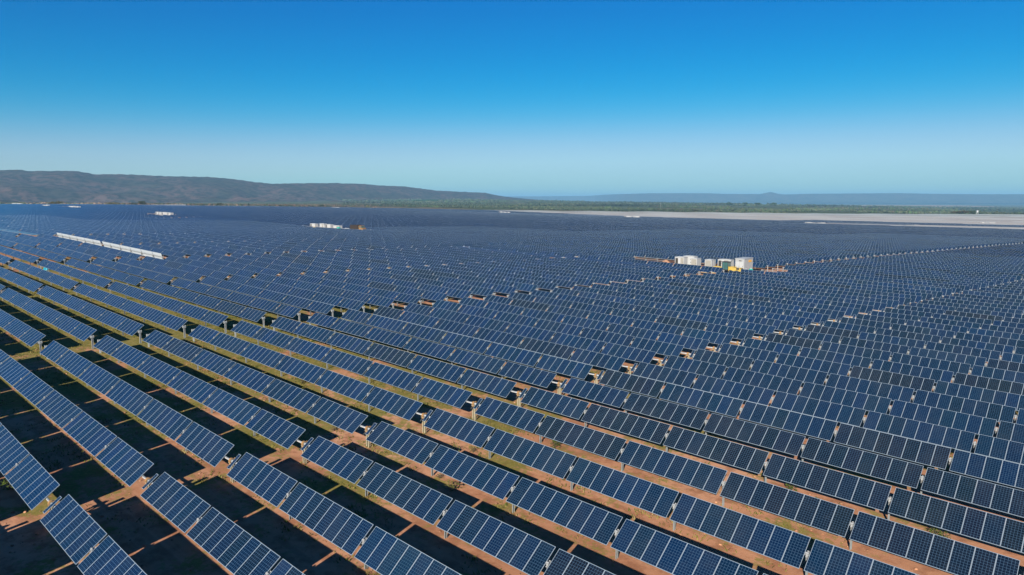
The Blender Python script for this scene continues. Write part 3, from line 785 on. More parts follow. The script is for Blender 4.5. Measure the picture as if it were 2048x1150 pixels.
def cabinet(x0, x1, y0, dep, h, base, label, mat=None, louvre=None, vents=(), door=None, name='inverter_cabinet', roof=True, legs=False):
    """a steel cabinet: front face at y0, between x0 and x1, `h` tall on a base `base` high"""
    xm, ym = (x0 + x1) / 2, y0 + dep / 2
    root = empty(name, (xm, ym, gz(xm, ym)))
    tag(root, label, 'cabinet', BOXG)
    w, d = (x1 - x0) / 2, dep / 2
    q = MB()
    if legs:
        for sx in (-1, 1):
            for sy in (-1, 1): q.box((sx * (w - .15) - .1, sy * (d - .15) - .1, -0.4), (sx * (w - .15) + .1, sy * (d - .15) + .1, base - .16))
        q.box((-w - .1, -d - .1, base - .16), (w + .1, d + .1, base - 0.003))
    else:
        q.box((-w - .05, -d - .05, -0.4), (w + .05, d + .05, base - 0.003))
    put('base_frame', q.mesh('base_frame', [M_GREY]), root)
    q = MB(); q.box((-w, -d, base), (w, d, base + h))
    n = max(2, int((x1 - x0) / 0.9))
    for i in range(n + 1):                       # stiffening ribs and corner posts
        xx = -w + 2 * w * i / n
        q.box((max(-w, xx - .035), -d - .03, base + .05), (min(w, xx + .035), -d - .001, base + h - .05))
    m_ = max(2, int(dep / 0.9))
    for i in range(m_ + 1):
        yy = -d + 2 * d * i / m_
        q.box((w + .001, max(-d, yy - .035), base + .05), (w + .03, min(d, yy + .035), base + h - .05))
    for i in range(1, n):
        xx = -w + 2 * w * i / n; q.box((xx - .055, -d - .012, base + .04), (xx - .036, -d - .001, base + h - .04), 1)
    q.box((-w, -d - .02, base + .02), (w, -d - .001, base + .045), 1)
    put('body', q.mesh('body', [mat or M_WHITE, M_DARK]), root)
    if roof:
        q = MB(); q.box((-w - .08, -d - .08, base + h + .002), (w + .08, d + .08, base + h + .09)); q.box((-w * .6, -d * .6, base + h + .09), (w * .6, d * .6, base + h + .16))
        put('roof', q.mesh('roof', [M_WHITE if mat is not M_GREY else M_GREY]), root)
    if louvre:
        a, b = -w + louvre[0] * 2 * w, -w + louvre[1] * 2 * w
        q = MB(); q.box((a, -d - .05, base + .25), (b, -d - .032, base + h - .25), 0)
        for j in range(9):
            zz = base + .3 + (h - .6) * j / 9
            q.box((a + .04, -d - .085, zz), (b - .04, -d - .052, zz + .06), 0)
        put('louvre', q.mesh('louvre', [M_DARK]), root)
    for (fx, fz) in vents:
        q = MB(); xx = -w + fx * 2 * w
        q.tube((xx, -d - .034, base + fz * h), (xx, -d - .10, base + fz * h), 0.3, 0.27, n=16)
        q.tube((xx, -d - .10, base + fz * h), (xx, -d - .105, base + fz * h), 0.2, n=16, mi=1)
        put('vent', q.mesh('vent', [M_GREY, M_DARK]), root)
    if door:
        a, b = -w + door[0] * 2 * w, -w + door[1] * 2 * w
        q = MB(); q.box((a, -d - .06, base + .08), (b, -d - .031, base + h - .12)); q.box((a + .1, -d - .075, base + .2), (b - .1, -d - .061, base + h - .3))
        dr = put('door', q.mesh('door', [M_BEIGE if mat is None else mat]), root)
        q = MB(); q.box((b - .14, -d - .12, base + h * .45), (b - .08, -d - .076, base + h * .6)); put('handle', q.mesh('handle', [M_DARK]), dr)
    return root

cabinet(-97.7, -94.8, 176, 1.9, 2.8, .2, 'long white cabinet with a tall dark louvre, leftmost in the near station', louvre=(.06, .34), door=(.62, .95))
cabinet(-96.3, -92.9, 178.4, 1.8, 3.05, .2, 'tallest white cabinet with two round vents, behind the leftmost louvred cabinet', vents=((.72, .72), (.72, .45)))
cabinet(-92.7, -90.8, 176, 2.4, 2.75, .2, 'white cabinet with a beige front, right beside the cabinet with round vents', door=(.08, .92))
cabinet(-88.4, -86.45, 176, 2.4, 2.75, .2, 'lone white cabinet with a beige front standing left of the yellow grader', door=(.08, .92))
cabinet(-84.8, -81.0, 176.5, 1.8, 3.15, .2, 'white cabinet with dark louvre partly hidden behind the yellow grader cab', louvre=(.05, .27), door=(.5, .8))

# grey control cabin, long side running away from the camera
cx0, cx1, cy0, cdep, ch, cb = -79.2, -76.7, 175.2, 5.4, 3.35, .75
r = empty('control_cabin', ((cx0 + cx1) / 2, cy0 + cdep / 2, gz(-78, 178)))
tag(r, 'big grey control cabin with an orange sign on its side, right end of near station', 'cabin')
w_, d_ = (cx1 - cx0) / 2, cdep / 2
q = MB()
for sx in (-1, 1):
    for sy in (-1, 0, 1): q.box((sx * (w_ - .2) - .15, sy * (d_ - .2) - .15, -.3), (sx * (w_ - .2) + .15, sy * (d_ - .2) + .15, cb - .12))
q.box((-w_, -d_, cb - .12), (w_, d_, cb - .003)); put('base_frame', q.mesh('base_frame', [M_GREY]), r)
q = MB(); q.box((-w_, -d_, cb), (w_, d_, cb + ch))
for i in range(10):
    yy = -d_ + cdep * i / 9; q.box((w_ + .001, max(-d_, yy - .03), cb + .1), (w_ + .025, min(d_, yy + .03), cb + ch - .1))
for zz in (cb, cb + ch - .1):
    q.box((w_ + .001, -d_, zz), (w_ + .04, d_, zz + .1)); q.box((-w_, -d_ - .04, zz), (w_, -d_ - .001, zz + .1))
put('body', q.mesh('body', [M_GREY]), r)
q = MB(); q.box((-w_ - .1, -d_ - .1, cb + ch + .002), (w_ + .1, d_ + .1, cb + ch + .1)); put('roof', q.mesh('roof', [M_WHITE]), r)
for k_ in range(2):
    a = -w_ + .25 + k_ * 1.05
    q = MB(); q.box((a, -d_ - .07, cb + .12), (a + .95, -d_ - .042, cb + 2.6)); q.box((a + .12, -d_ - .085, cb + .3), (a + .83, -d_ - .072, cb + 2.35))
    dr = put('door', q.mesh('door', [M_WHITE]), r)
    q = MB(); q.box((a + .8, -d_ - .14, cb + 1.2), (a + .86, -d_ - .087, cb + 1.5)); put('handle', q.mesh('handle', [M_DARK]), dr)
q = MB(); q.box((-.2, -d_ - .09, cb + 2.75), (.5, -d_ - .042, cb + 2.95)); put('lamp', q.mesh('lamp', [M_DARK]), r)
q = MB(); q.box((w_ + .028, -.1, cb + ch - 1.0), (w_ + .05, 1.8, cb + ch - .45)); put('sign_panel', q.mesh('sign_panel', [M_ORANGE]), r)
q = MB()
for i in range(4): q.box((-.6, -d_ - .35 - .28 * i, cb - .12 - .17 * (i + 1)), (.6, -d_ - .08 - .28 * i, cb - .08 - .17 * (i + 1)))
for sx in (-.6, .6): q.tube((sx, -d_ - 1.2, .9), (sx, -d_ - .1, cb + .95), .03, n=6); q.tube((sx, -d_ - 1.2, -.1), (sx, -d_ - 1.2, .9), .03, n=6)
put('steps', q.mesh('steps', [M_DARK]), r)

# teal plastic tank with a white lid in front of the cabin
def tank(x, y, rad, h, name, label):
    r = empty(name, (x, y, gz(x, y)))
    tag(r, label, 'tank')
    q = MB(); prof = [(rad * .92, 0), (rad, .15 * h), (rad, .55 * h), (rad * .9, .78 * h), (rad * .6, .93 * h), (rad * .3, h)]
    for (ra, za), (rb, zb) in zip(prof[:-1], prof[1:]): q.tube((0, 0, za), (0, 0, zb), ra, rb, n=20, caps=False)
    q.tube((0, 0, -.2), (0, 0, 0), rad * .92, n=20)
    put('body', q.mesh('body', [M_TEAL]), r)
    q = MB(); q.tube((0, 0, h - .02), (0, 0, h + .14), rad * .34, n=16); put('lid', q.mesh('lid', [M_WHITE]), r)
    return r
tank(-73.7, 172.6, .75, 2.05, 'water_tank', 'teal plastic tank standing in front of the grey control cabin')
r = empty('bulk_bag', (-75.0, 172.3, gz(-75, 172.3))); tag(r, 'white bulk bag beside the teal tank under the grey control cabin', 'bag')
q = MB()
for i in range(5):
    s0, s1 = [.46, .52, .55, .52, .42, .25][i], [.46, .52, .55, .52, .42, .25][i + 1]
    z0, z1 = i * .36 - .05, (i + 1) * .36 - .05
    A = [(-s0, -s0, z0), (s0, -s0, z0), (s0, s0, z0), (-s0, s0, z0)]; B_ = [(-s1, -s1, z1), (s1, -s1, z1), (s1, s1, z1), (-s1, s1, z1)]
    for j in range(4): q.face([A[j], A[(j + 1) % 4], B_[(j + 1) % 4], B_[j]])
q.face([(-.25, -.25, 1.75), (.25, -.25, 1.75), (.25, .25, 1.75), (-.25, .25, 1.75)])
put('sack', q.mesh('sack', [M_WHITE]), r)
q = MB()
for sx in (-1, 1):
    for sy in (-1, 1): q.tube((sx * .25, sy * .25, 1.7), (sx * .06, sy * .06, 2.05), .03, n=5)
put('strap', q.mesh('strap', [M_WHITE]), r)

# yellow road grader facing left
def grader(x, y, label):
    r = empty('road_grader', (x, y, gz(x, y)))
    tag(r, label, 'grader')
    def part(name, mb_, mats): return put(name, mb_.mesh(name, mats), r)
    q = MB(); q.box((0.2, -.85, 1.0), (1.7, .85, 2.12)); q.box((1.7, -.83, 1.0), (3.4, .83, 1.95)); q.box((3.4, -.78, 1.0), (3.6, .78, 1.8))
    for s in (-1, 1): q.box((.2, s * .85 - .03 * (s < 0), 2.122), (1.65, s * .85 + .03 * (s > 0), 2.18))
    part('engine_hood', q, [M_YELLOW])
    q = MB(); q.box((2.4, -.88, 1.5), (3.2, -.853, 1.95)); q.box((3.602, -.6, 1.2), (3.63, .6, 1.85)); part('grille', q, [M_DARK])
    q = MB(); q.tube((1.4, .3, 2.16), (1.4, .3, 2.9), .07, n=8); part('exhaust_pipe', q, [M_DARK])
    q = MB()                                       # cab with posts, roof and glazing
    for sx in (-1.55, 0.05):
        for sy in (-.8, .8): q.box((sx - .05, sy - .05, 1.2), (sx + .05, sy + .05, 3.3))
    q.box((-1.6, -.85, 1.15), (.1, .85, 1.35)); q.box((-1.6, -.85, 2.2), (-1.5, .85, 2.26)); q.box((-.78, -.86, 1.35), (-.70, -.80, 3.3))
    cabo = part('cab', q, [M_DARK])
    q = MB(); q.box((-1.54, -.79, 1.36), (.04, .79, 3.29)); put('cab_glass', q.mesh('cab_glass', [M_GLASSD]), cabo)
    q = MB(); q.box((-1.8, -.98, 3.302), (.25, .98, 3.42)); put('cab_roof', q.mesh('cab_roof', [M_DARK]), cabo)
    q = MB()                                       # arched front frame
    pts = [(-1.5, 1.3), (-2.2, 1.75), (-3.6, 1.85), (-4.8, 1.55), (-5.2, 1.1)]
    for (xa, za), (xb, zb) in zip(pts[:-1], pts[1:]): q.tube((xa, 0, za), (xb, 0, zb), .22, n=8)
    q.box((-5.5, -.5, .75), (-4.9, .5, 1.15)); part('front_frame', q, [M_YELLOW])
    q = MB()
    for i in range(6):
        a, b = -0.5 + i / 6, -0.5 + (i + 1) / 6
        q.box((-2.9 + a * a * .8, -1.7, .42 + a * .6), (-2.82 + b * b * .8, 1.7, .42 + b * .6), M=None)
    part('blade', q, [M_STEEL])
    q = MB(); q.tube((-2.8, -.9, .85), (-2.8, .9, .85), .12, n=8); q.tube((-2.8, -.35, .9), (-2.6, -.35, 1.8), .06, n=6); q.tube((-2.8, .35, .9), (-2.6, .35, 1.8), .06, n=6); part('blade_arm', q, [M_YELLOW])
    for wx in (-5.2, 0.9, 2.6):
        for s in (-1, 1):
            q = MB(); ya, yb = s * .82, s * 1.2
            q.tube((wx, ya, .66), (wx, yb, .66), .66, n=20); wh = part('wheel', q, [M_RUBBER])
            q = MB(); q.tube((wx, s * 1.202, .66), (wx, s * 1.23, .66), .36, .30, n=14); put('rim', q.mesh('rim', [M_YELLOW]), wh)
    q = MB(); q.tube((-1.5, -.95, 2.9), (-1.9, -1.25, 2.9), .025, n=5); q.box((-1.95, -1.4, 2.7), (-1.9, -1.1, 3.1)); part('mirror', q, [M_DARK])
    return r
grader(-79.4, 171.9, 'yellow road grader with a dark glazed cab, parked before the near white cabinets')

# loose pile of pale yellow sand by the grader
def pile(x, y, rx, ry, h, mat, name, label):
    V = []; n, m_ = 20, 8
    for j in range(m_ + 1):
        t = j / m_
        for i in range(n):
            a = 2 * pi * i / n; k = 1 + .18 * noise.noise((cos(a) * 2 + x, sin(a) * 2, t * 3))
            V.append((x + cos(a) * rx * (1 - t) * k, y + sin(a) * ry * (1 - t) * k, h * (1 - (1 - t) ** 2) * 0.98 - .1 + .05 * noise.noise((a * 3, t * 5, x)) + gz(x, y)))
    F = [(j * n + i, j * n + (i + 1) % n, (j + 1) * n + (i + 1) % n, (j + 1) * n + i) for j in range(m_) for i in range(n)]
    me = bulk_mesh(name, np.array(V), F4=np.array(F), mats=[mat], smooth=True)
    return tag(put(name, me), label, 'pile')
M_SAND = simple_mat('pale_yellow_sand', (0.43, 0.34, 0.16), .95, 0, .15, 2, .1)
M_RED = simple_mat('heaped_red_soil', (0.42, 0.21, 0.11), .95, 0, .15, 2, .1)
pile(-86.2, 172.0, 2.6, 1.0, 1.75, M_SAND, 'sand_pile', 'long pale yellow sand pile in front of the lone white cabinet')
pile(-101.5, 177.5, 2.0, 1.6, 1.9, M_RED, 'soil_pile', 'heap of orange soil at the left end of the near white cabinets')

# second station, in the middle distance, on steel platforms
S2 = [(-385.3, -379.6, 232, 2.2, 'white cabinet standing apart, leftmost in the middle distance station by the brown truck', dict(louvre=(.08, .3))),
      (-376.8, -372.0, 233.5, 2.5, 'tallest white cabinet, second from the left in the station left of the brown truck', dict(louvre=None, door=(.5, .9))),
      (-371.0, -368.2, 231.5, 1.9, 'low white cabinet in the middle of the station left of the brown truck', dict(door=(.1, .5))),
      (-366.8, -362.4, 232, 2.4, 'white cabinet with a dark slot, fourth along the station left of the brown truck', dict(louvre=(.0, .14))),
      (-360.7, -354.8, 233, 2.0, 'white cabinet behind the green tank, rightmost in the station left of the brown truck', dict(door=(.55, .9)))]
for (a, b, y, h, lab, kw) in S2: cabinet(a, b, y, 2.3, h, .95, lab, legs=True, **kw)
tank(-350.0, 229.5, 1.4, 2.5, 'water_tank', 'round green tank beside the middle distance station, left of the brown truck')
pile(-371.6, 226.5, 3.0, 1.5, 2.0, M_SAND, 'sand_pile', 'cream coloured sand pile before the white cabinets of the middle distance station')

r = empty('dump_truck', (-331.5, 230.5, gz(-331.5, 230.5))); tag(r, 'brown dump truck with an ochre cab, right of the middle distance white cabinets', 'truck')
q = MB(); q.box((-6.2, -1.25, .75), (6.2, 1.25, 1.0)); put('chassis', q.mesh('chassis', [M_DARK]), r)
q = MB(); q.box((-6.3, -1.3, 1.05), (1.6, 1.3, 1.2)); q.box((-6.3, -1.3, 1.2), (1.6, -1.2, 4.2)); q.box((-6.3, 1.2, 1.2), (1.6, 1.3, 4.2)); q.box((1.5, -1.2, 1.2), (1.6, 1.2, 4.5)); q.box((-6.3, -1.2, 1.2), (-6.2, 1.2, 4.1))
for i in range(7): q.box((-6.2 + i * 1.2, -1.36, 1.2), (-6.1 + i * 1.2, -1.302, 4.2))
put('tipper_body', q.mesh('tipper_body', [M_RUST]), r)
V = [(-6.1 + 7.5 * i / 12, -1.15 + 2.3 * j / 6, 3.9 + .3 * sin(pi * j / 6) * (.6 + .4 * noise.noise((i * .7, j * .6, 3)))) for j in range(7) for i in range(13)]
F = [(j * 13 + i, j * 13 + i + 1, (j + 1) * 13 + i + 1, (j + 1) * 13 + i) for j in range(6) for i in range(12)]
put('soil_load', bulk_mesh('soil_load', np.array(V), F4=np.array(F), mats=[M_RED], smooth=True), r)
q = MB(); q.box((2.2, -1.2, 1.0), (4.6, 1.2, 4.0)); q.box((4.6, -1.15, 1.0), (6.1, 1.15, 2.7)); cb_ = put('cab', q.mesh('cab', [M_OCHRE]), r)
q = MB(); q.box((4.602, -1.05, 2.85), (4.63, 1.05, 3.75)); q.box((2.9, -1.23, 2.9), (4.2, -1.202, 3.7)); put('cab_window', q.mesh('cab_window', [M_GLASSD]), cb_)
for wx in (-4.6, -3.2, 4.9):
    for s in (-1, 1):
        q = MB(); q.tube((wx, s * .95, .52), (wx, s * 1.3, .52), .52, n=16); wh = put('wheel', q.mesh('wheel', [M_RUBBER]), r)
        q = MB(); q.tube((wx, s * 1.302, .52), (wx, s * 1.32, .52), .25, n=12); put('rim', q.mesh('rim', [M_WHITE]), wh)

# white van beside the truck
r = empty('van', (-340.6, 228.8, gz(-340.6, 228.8)), radians(70)); tag(r, 'small white van just left of the brown dump truck', 'van')
q = MB(); q.box((-2.2, -.9, .45), (2.2, .9, 1.1)); q.box((-2.15, -.85, 1.1), (1.2, .85, 2.05)); q.face([(1.2, -.85, 1.1), (1.95, -.85, 1.1), (1.2, -.85, 1.95)]); q.face([(1.95, .85, 1.1), (1.2, .85, 1.1), (1.2, .85, 1.95)]); q.face([(1.95, -.85, 1.1), (1.95, .85, 1.1), (1.2, .85, 1.95), (1.2, -.85, 1.95)])
put('body', q.mesh('body', [M_WHITE]), r)
q = MB(); q.box((-.2, -.875, 1.2), (1.1, -.852, 1.8)); q.box((-.2, .852, 1.2), (1.1, .875, 1.8)); put('window', q.mesh('window', [M_GLASSD]), r)
for wx in (-1.4, 1.4):
    for s in (-1, 1):
        q = MB(); q.tube((wx, s * .72, .33), (wx, s * .93, .33), .33, n=14); put('wheel', q.mesh('wheel', [M_RUBBER]), r)

# far stations: white cabinets in a line, each its own thing
FARST = [('beyond the white-backed tracker', 227, [(-622.8, -616.5, 1.0, 2.0), (-614.5, -610.5, .8, 2.1), (-609.5, -603, .6, 2.6), (-602.4, -598.5, .5, 2.7), (-597.5, -590.8, 1.3, 1.9)]),
         ('near the upper left field edge', 248, [(-950, -941, .5, 1.9), (-939, -931, .6, 2.1), (-929.5, -923, .5, 2.2), (-918, -911.4, .9, 1.7)]),
         ('below the dark woods', 870, [(-569.2, -560.5, .9, 2.8), (-559.8, -557.5, .9, 2.4), (-555.5, -551.5, .9, 2.3), (-550.5, -544, .9, 2.7)]),
         ('just below the pale panel strip', 809, [(-284.1, -276.4, .4, 2.3), (-275.5, -272.6, .5, 1.9), (-270.5, -267.8, .5, 2.0), (-266.8, -262, .3, 2.5)]),
         ('inside the pale panels', 1095, [(-156.5, -152, .4, 2.3), (-150.5, -148.5, .5, 1.7), (-147, -144.2, .5, 2.0), (-143.5, -140.5, .4, 2.1)]),
         ('under the far green slope', 1000, [(-952.4, -943, 1.2, 2.2), (-940, -934, 1.2, 2.1), (-932, -923.6, 1.2, 2.2)]),
         ('on the left skyline edge', 262, [(-1296.5, -1290, 1.6, 2.0), (-1288, -1272, 1.6, 1.6), (-1269, -1258, 1.6, 1.9), (-1255, -1242, 1.6, 1.7)]),
         ('left under the ridge', 240, [(-1028.5, -1015, .6, 1.8), (-1013, -1006, .6, 2.2)]),
         ('under the middle of the ridge', 707, [(-1100, -1085, 1.0, 1.5), (-1083, -1076, 1.0, 1.9)])]
for where, y, bx in FARST:
    for k_, (a, b, base, h) in enumerate(bx):
        pos = ('leftmost', 'second from left', 'third from left', 'fourth from left', 'fifth from left')[k_] if k_ < len(bx) - 1 or len(bx) == 2 and k_ == 0 else 'rightmost'
        cabinet(a, b, y, 2.4, h, base, 'tiny white cabinet, %s of those %s' % (pos, where), legs=True, louvre=(.1, .35) if k_ % 2 == 0 else None)

# long white shed on the left skyline and the tall white tower at the right
def at_ground(px, dist):
    a = -0.742 + atan2(px - 1024, 1364.0); x, y = sin(a) * dist, cos(a) * dist
    return x, y, gz(x, y)
xs, ys, zs = at_ground(338, 1395)
r = empty('shed', (xs, ys, zs), 0.742 + math.atan(-686 / 1364.)*-1); tag(r, 'long low white roofed shed on the skyline below the left ridge', 'shed')
q = MB(); q.box((-31, -4, -1), (31, 4, 1.9)); put('wall', q.mesh('wall', [M_BEIGE]), r)
q = MB(); q.face([(-32, -5, 1.9), (32, -5, 1.9), (32, 0, 2.9), (-32, 0, 2.9)]); q.face([(-32, 0, 2.9), (32, 0, 2.9), (32, 5, 1.9), (-32, 5, 1.9)]); q.face([(-32, -5, 1.9), (-32, 0, 2.9), (-32, 5, 1.9)]); q.face([(32, -5, 1.9), (32, 5, 1.9), (32, 0, 2.9)])
put('roof', q.mesh('roof', [M_WHITE]), r)

r = empty('water_tower', (-261, 1775, gz(-261, 1775))); tag(r, 'small white water tower standing by dark trees on the right skyline', 'water tower')
q = MB()
for sx in (-1, 1):
    for sy in (-1, 1): q.tube((sx * 1.6, sy * 1.6, -1), (sx * 1.3, sy * 1.3, 6.2), .2, n=6)
    q.tube((sx * 1.5, -1.5, 3), (sx * 1.35, 1.4, 5.5), .1, n=5)
put('leg', q.mesh('leg', [M_WHITE]), r)
q = MB(); q.tube((0, 0, 6.0), (0, 0, 10.0), 2.0, n=20); q.tube((0, 0, 10.0), (0, 0, 10.8), 2.1, .3, n=20); put('tank', q.mesh('tank', [M_WHITE]), r)

xs, ys, zs = at_ground(1319, 2600)
r = empty('lattice_mast', (xs, ys, zs)); tag(r, 'thin pale lattice mast rising from the woods right of centre', 'mast')
q = MB(); Hm = 22
for sx in (-1, 1):
    for sy in (-1, 1): q.tube((sx * 1.2, sy * 1.2, -1), (sx * .3, sy * .3, Hm), .07, n=5)
for i in range(9):
    z0, z1 = Hm * i / 9, Hm * (i + 1) / 9; w0 = 1.2 - .9 * i / 9; w1 = 1.2 - .9 * (i + 1) / 9
    for s in (-1, 1): q.tube((-w0, s * w0, z0), (w1, s * w1, z1), .03, n=4); q.tube((s * w0, -w0, z0), (s * w1, w1, z1), .03, n=4)
put('frame', q.mesh('frame', [M_STEEL]), r)
q = MB(); q.box((-2.2, -.08, Hm - 3), (2.2, .08, Hm - 2.85)); put('cross_arm', q.mesh('cross_arm', [M_STEEL]), r)

# small things lying between the rows
r = empty('cable_drum', (-238.2, 67.6, gz(-238.2, 67.6))); tag(r, 'tiny white cable drum between rows left of the white-backed tracker end', 'cable drum')
q = MB()
for s in (-1, 1): q.tube((0, s * .38, .75), (0, s * .46, .75), .75, n=18)
put('flange', q.mesh('flange', [M_WHITE]), r); q = MB(); q.tube((0, -.38, .75), (0, .38, .75), .42, n=16); put('core', q.mesh('core', [M_WHITE]), r)
r = empty('tarp_bundle', (-184.0, 42.6, gz(-184, 42.6))); tag(r, 'small bright cyan tarpaulin bundle lying between rows at the left edge', 'tarpaulin')
q = MB()
for j in range(6):
    for i in range(14):
        def P_(i_, j_):
            a = 2 * pi * i_ / 14; t = j_ / 6; k = 1 + .25 * noise.noise((cos(a) * 2, sin(a) * 2, t * 2))
            return (cos(a) * .75 * cos(t * pi / 2) * k, sin(a) * .55 * cos(t * pi / 2) * k, sin(t * pi / 2) * .95 * k - .05)
        q.face([P_(i, j), P_(i + 1, j), P_(i + 1, j + 1), P_(i, j + 1)], 0, smooth=True)
put('sheet', q.mesh('sheet', [M_CYAN]), r)
q = MB(); q.tube((-.6, 0, .55), (.6, 0, .55), .03, n=6); q.tube((0, -.5, .6), (0, .5, .6), .03, n=6); put('rope', q.mesh('rope', [M_WHITE]), r)

# ------------------------------------------------------------------ vegetation
def veg_material(name, rough=0.9):
    m, nt, b = new_mat(name); k = NT(nt)
    a = k.n('ShaderNodeAttribute', attribute_name='tint')
    n1 = k.noise(k.geo(), 0.6, 4)
    g = k.ramp(n1, [(0.3, (0.75, 0.75, 0.75)), (0.7, (1.2, 1.2, 1.1))])
    k.l(k.mix(1.0, a.outputs['Color'], g, 'MULTIPLY'), b.inputs['Base Color'])
    b.inputs['Roughness'].default_value = rough; b.inputs['Specular IOR Level'].default_value = 0.15
    return m
M_VEG = veg_material('foliage')
M_GRASS = veg_material('grass_blades', 0.8)
M_BARK = simple_mat('bark', (0.11, 0.085, 0.06), 0.9, 0, 0.2, 3)

_t_ = (1 + 5 ** .5) / 2
ICO_V = np.array([(-1, _t_, 0), (1, _t_, 0), (-1, -_t_, 0), (1, -_t_, 0), (0, -1, _t_), (0, 1, _t_), (0, -1, -_t_), (0, 1, -_t_), (_t_, 0, -1), (_t_, 0, 1), (-_t_, 0, -1), (-_t_, 0, 1)]) / 1.902
ICO_F = np.array([(0, 11, 5), (0, 5, 1), (0, 1, 7), (0, 7, 10), (0, 10, 11), (1, 5, 9), (5, 11, 4), (11, 10, 2), (10, 7, 6), (7, 1, 8), (3, 9, 4), (3, 4, 2), (3, 2, 6), (3, 6, 8), (3, 8, 9), (4, 9, 5), (2, 4, 11), (6, 2, 10), (8, 6, 7), (9, 8, 1)])
def clumps(name, P, R, H, T, mat, jit=0.28):
    """many jittered leaf clumps: centres P, radii R, heights H, tints T"""
    n = len(P)
    j = 1 + rng.normal(0, jit, (n, 12, 1))
    ang = rng.uniform(0, 2 * pi, n); c, s = np.cos(ang), np.sin(ang)
    base = np.stack([ICO_V[None, :, 0] * c[:, None] - ICO_V[None, :, 1] * s[:, None], ICO_V[None, :, 0] * s[:, None] + ICO_V[None, :, 1] * c[:, None], np.tile(ICO_V[:, 2], (n, 1))], -1)
    V = base * j * np.stack([R, R, H], -1)[:, None, :] + P[:, None, :]
    F = (ICO_F[None] + 12 * np.arange(n)[:, None, None]).reshape(-1, 3)
    C = np.repeat(np.column_stack([T, np.ones(n)]), 12, 0)
    return bulk_mesh(name, V.reshape(-1, 3), F3=F, mats=[mat], col=C)

# far woods and scrub that read as one mass
WP, WR, WT = [], [], []
def wood(px0, px1, d0, d1, n, r0, r1, cols, pw=1.0, patch=0.0):
    a = -0.742 + np.arctan((rng.uniform(px0, px1, n) - 1024) / 1364)
    d = d0 + (d1 - d0) * rng.uniform(0, 1, n) ** pw
    xy = np.column_stack([np.sin(a) * d, np.cos(a) * d])
    if patch:
        keep = np.array([noise.noise((x / 330, y / 330, 4.2)) > patch for x, y in xy]); xy = xy[keep]; n = len(xy)
    r = rng.uniform(r0, r1, n)
    WP.append(np.column_stack([xy, ground_z(xy) + r * .55])); WR.append(r)
    f = np.array([noise.fractal((x / 600, y / 600, 2.7), 1.0, 2.0, 3) for x, y in xy]) * .5 + .5 + rng.normal(0, .12, n)
    c = np.array(cols)[np.clip((f * len(cols)).astype(int), 0, len(cols) - 1)] * np.array([1.0, .95, 1.25]) * rng.uniform(.85, 1.15, (n, 1)) * np.array([1 + .9 * noise.noise((x / 260, y / 900, 8.8)) for x, y in xy])[:, None].clip(.4, 1.8); WT.append(c)  # blue-grey shift puts some distance haze into the leaf tints
GREENS = [(0.030, 0.045, 0.022), (0.042, 0.060, 0.026), (0.036, 0.050, 0.024), (0.060, 0.072, 0.032), (0.050, 0.080, 0.026), (0.075, 0.070, 0.040)]
DRYS = [(0.085, 0.075, 0.035), (0.060, 0.062, 0.028), (0.11, 0.085, 0.05), (0.05, 0.06, 0.025)]
wood(690, 1700, 1750, 3000, 9000, 2.2, 4.6, GREENS + DRYS[:2], 1.2, 0.02)
wood(690, 1500, 2800, 5200, 8000, 3.5, 7, GREENS, 1.0, -0.02)
wood(1350, 2150, 1900, 4200, 7000, 2.5, 5.5, GREENS + DRYS[:1], 1.3, 0.02)
wood(1400, 2150, 4000, 7000, 4000, 4, 8, GREENS, 1.0, 0.05)
wood(-120, 760, 1420, 2700, 11000, 1.6, 3.6, DRYS + GREENS[:1], 1.3, -0.12)
WP, WR, WT = np.vstack(WP), np.concatenate(WR), np.vstack(WT)
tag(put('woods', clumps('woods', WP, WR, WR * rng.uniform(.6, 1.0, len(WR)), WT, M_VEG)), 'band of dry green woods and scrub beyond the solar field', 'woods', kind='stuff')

def tree(px, dist, h, spread, label, tint, name='tree', group='trees on the skyline'):
    x, y, z = at_ground(px, dist)
    r = empty(name, (x, y, z)); tag(r, label, 'tree', group)
    q = MB(); q.tube((0, 0, -.5), (0.1, 0, h * .35), h * .035, h * .024, n=7)
    ends = []
    for i in range(6):
        a = 2 * pi * i / 6 + random.random(); e = (cos(a) * spread * .5, sin(a) * spread * .5, h * random.uniform(.5, .8))
        q.tube((0.1, 0, h * .33), e, h * .018, h * .006, n=5); ends.append(e)
    put('trunk', q.mesh('trunk', [M_BARK]), r)
    n = 170; P = []
    while len(P) < n:
        e = random.choice(ends + [(0, 0, h * .75)])
        P.append((e[0] + random.gauss(0, spread * .22), e[1] + random.gauss(0, spread * .22), min(h * 1.02, max(h * .25, e[2] + random.gauss(0, h * .12)))))
    P = np.array(P); R = rng.uniform(.05, .11, n) * h
    put('crown', clumps('crown', P, R, R * .75, np.array(tint) * rng.uniform(.45, 1.05, (n, 1)), M_VEG, .35), r)
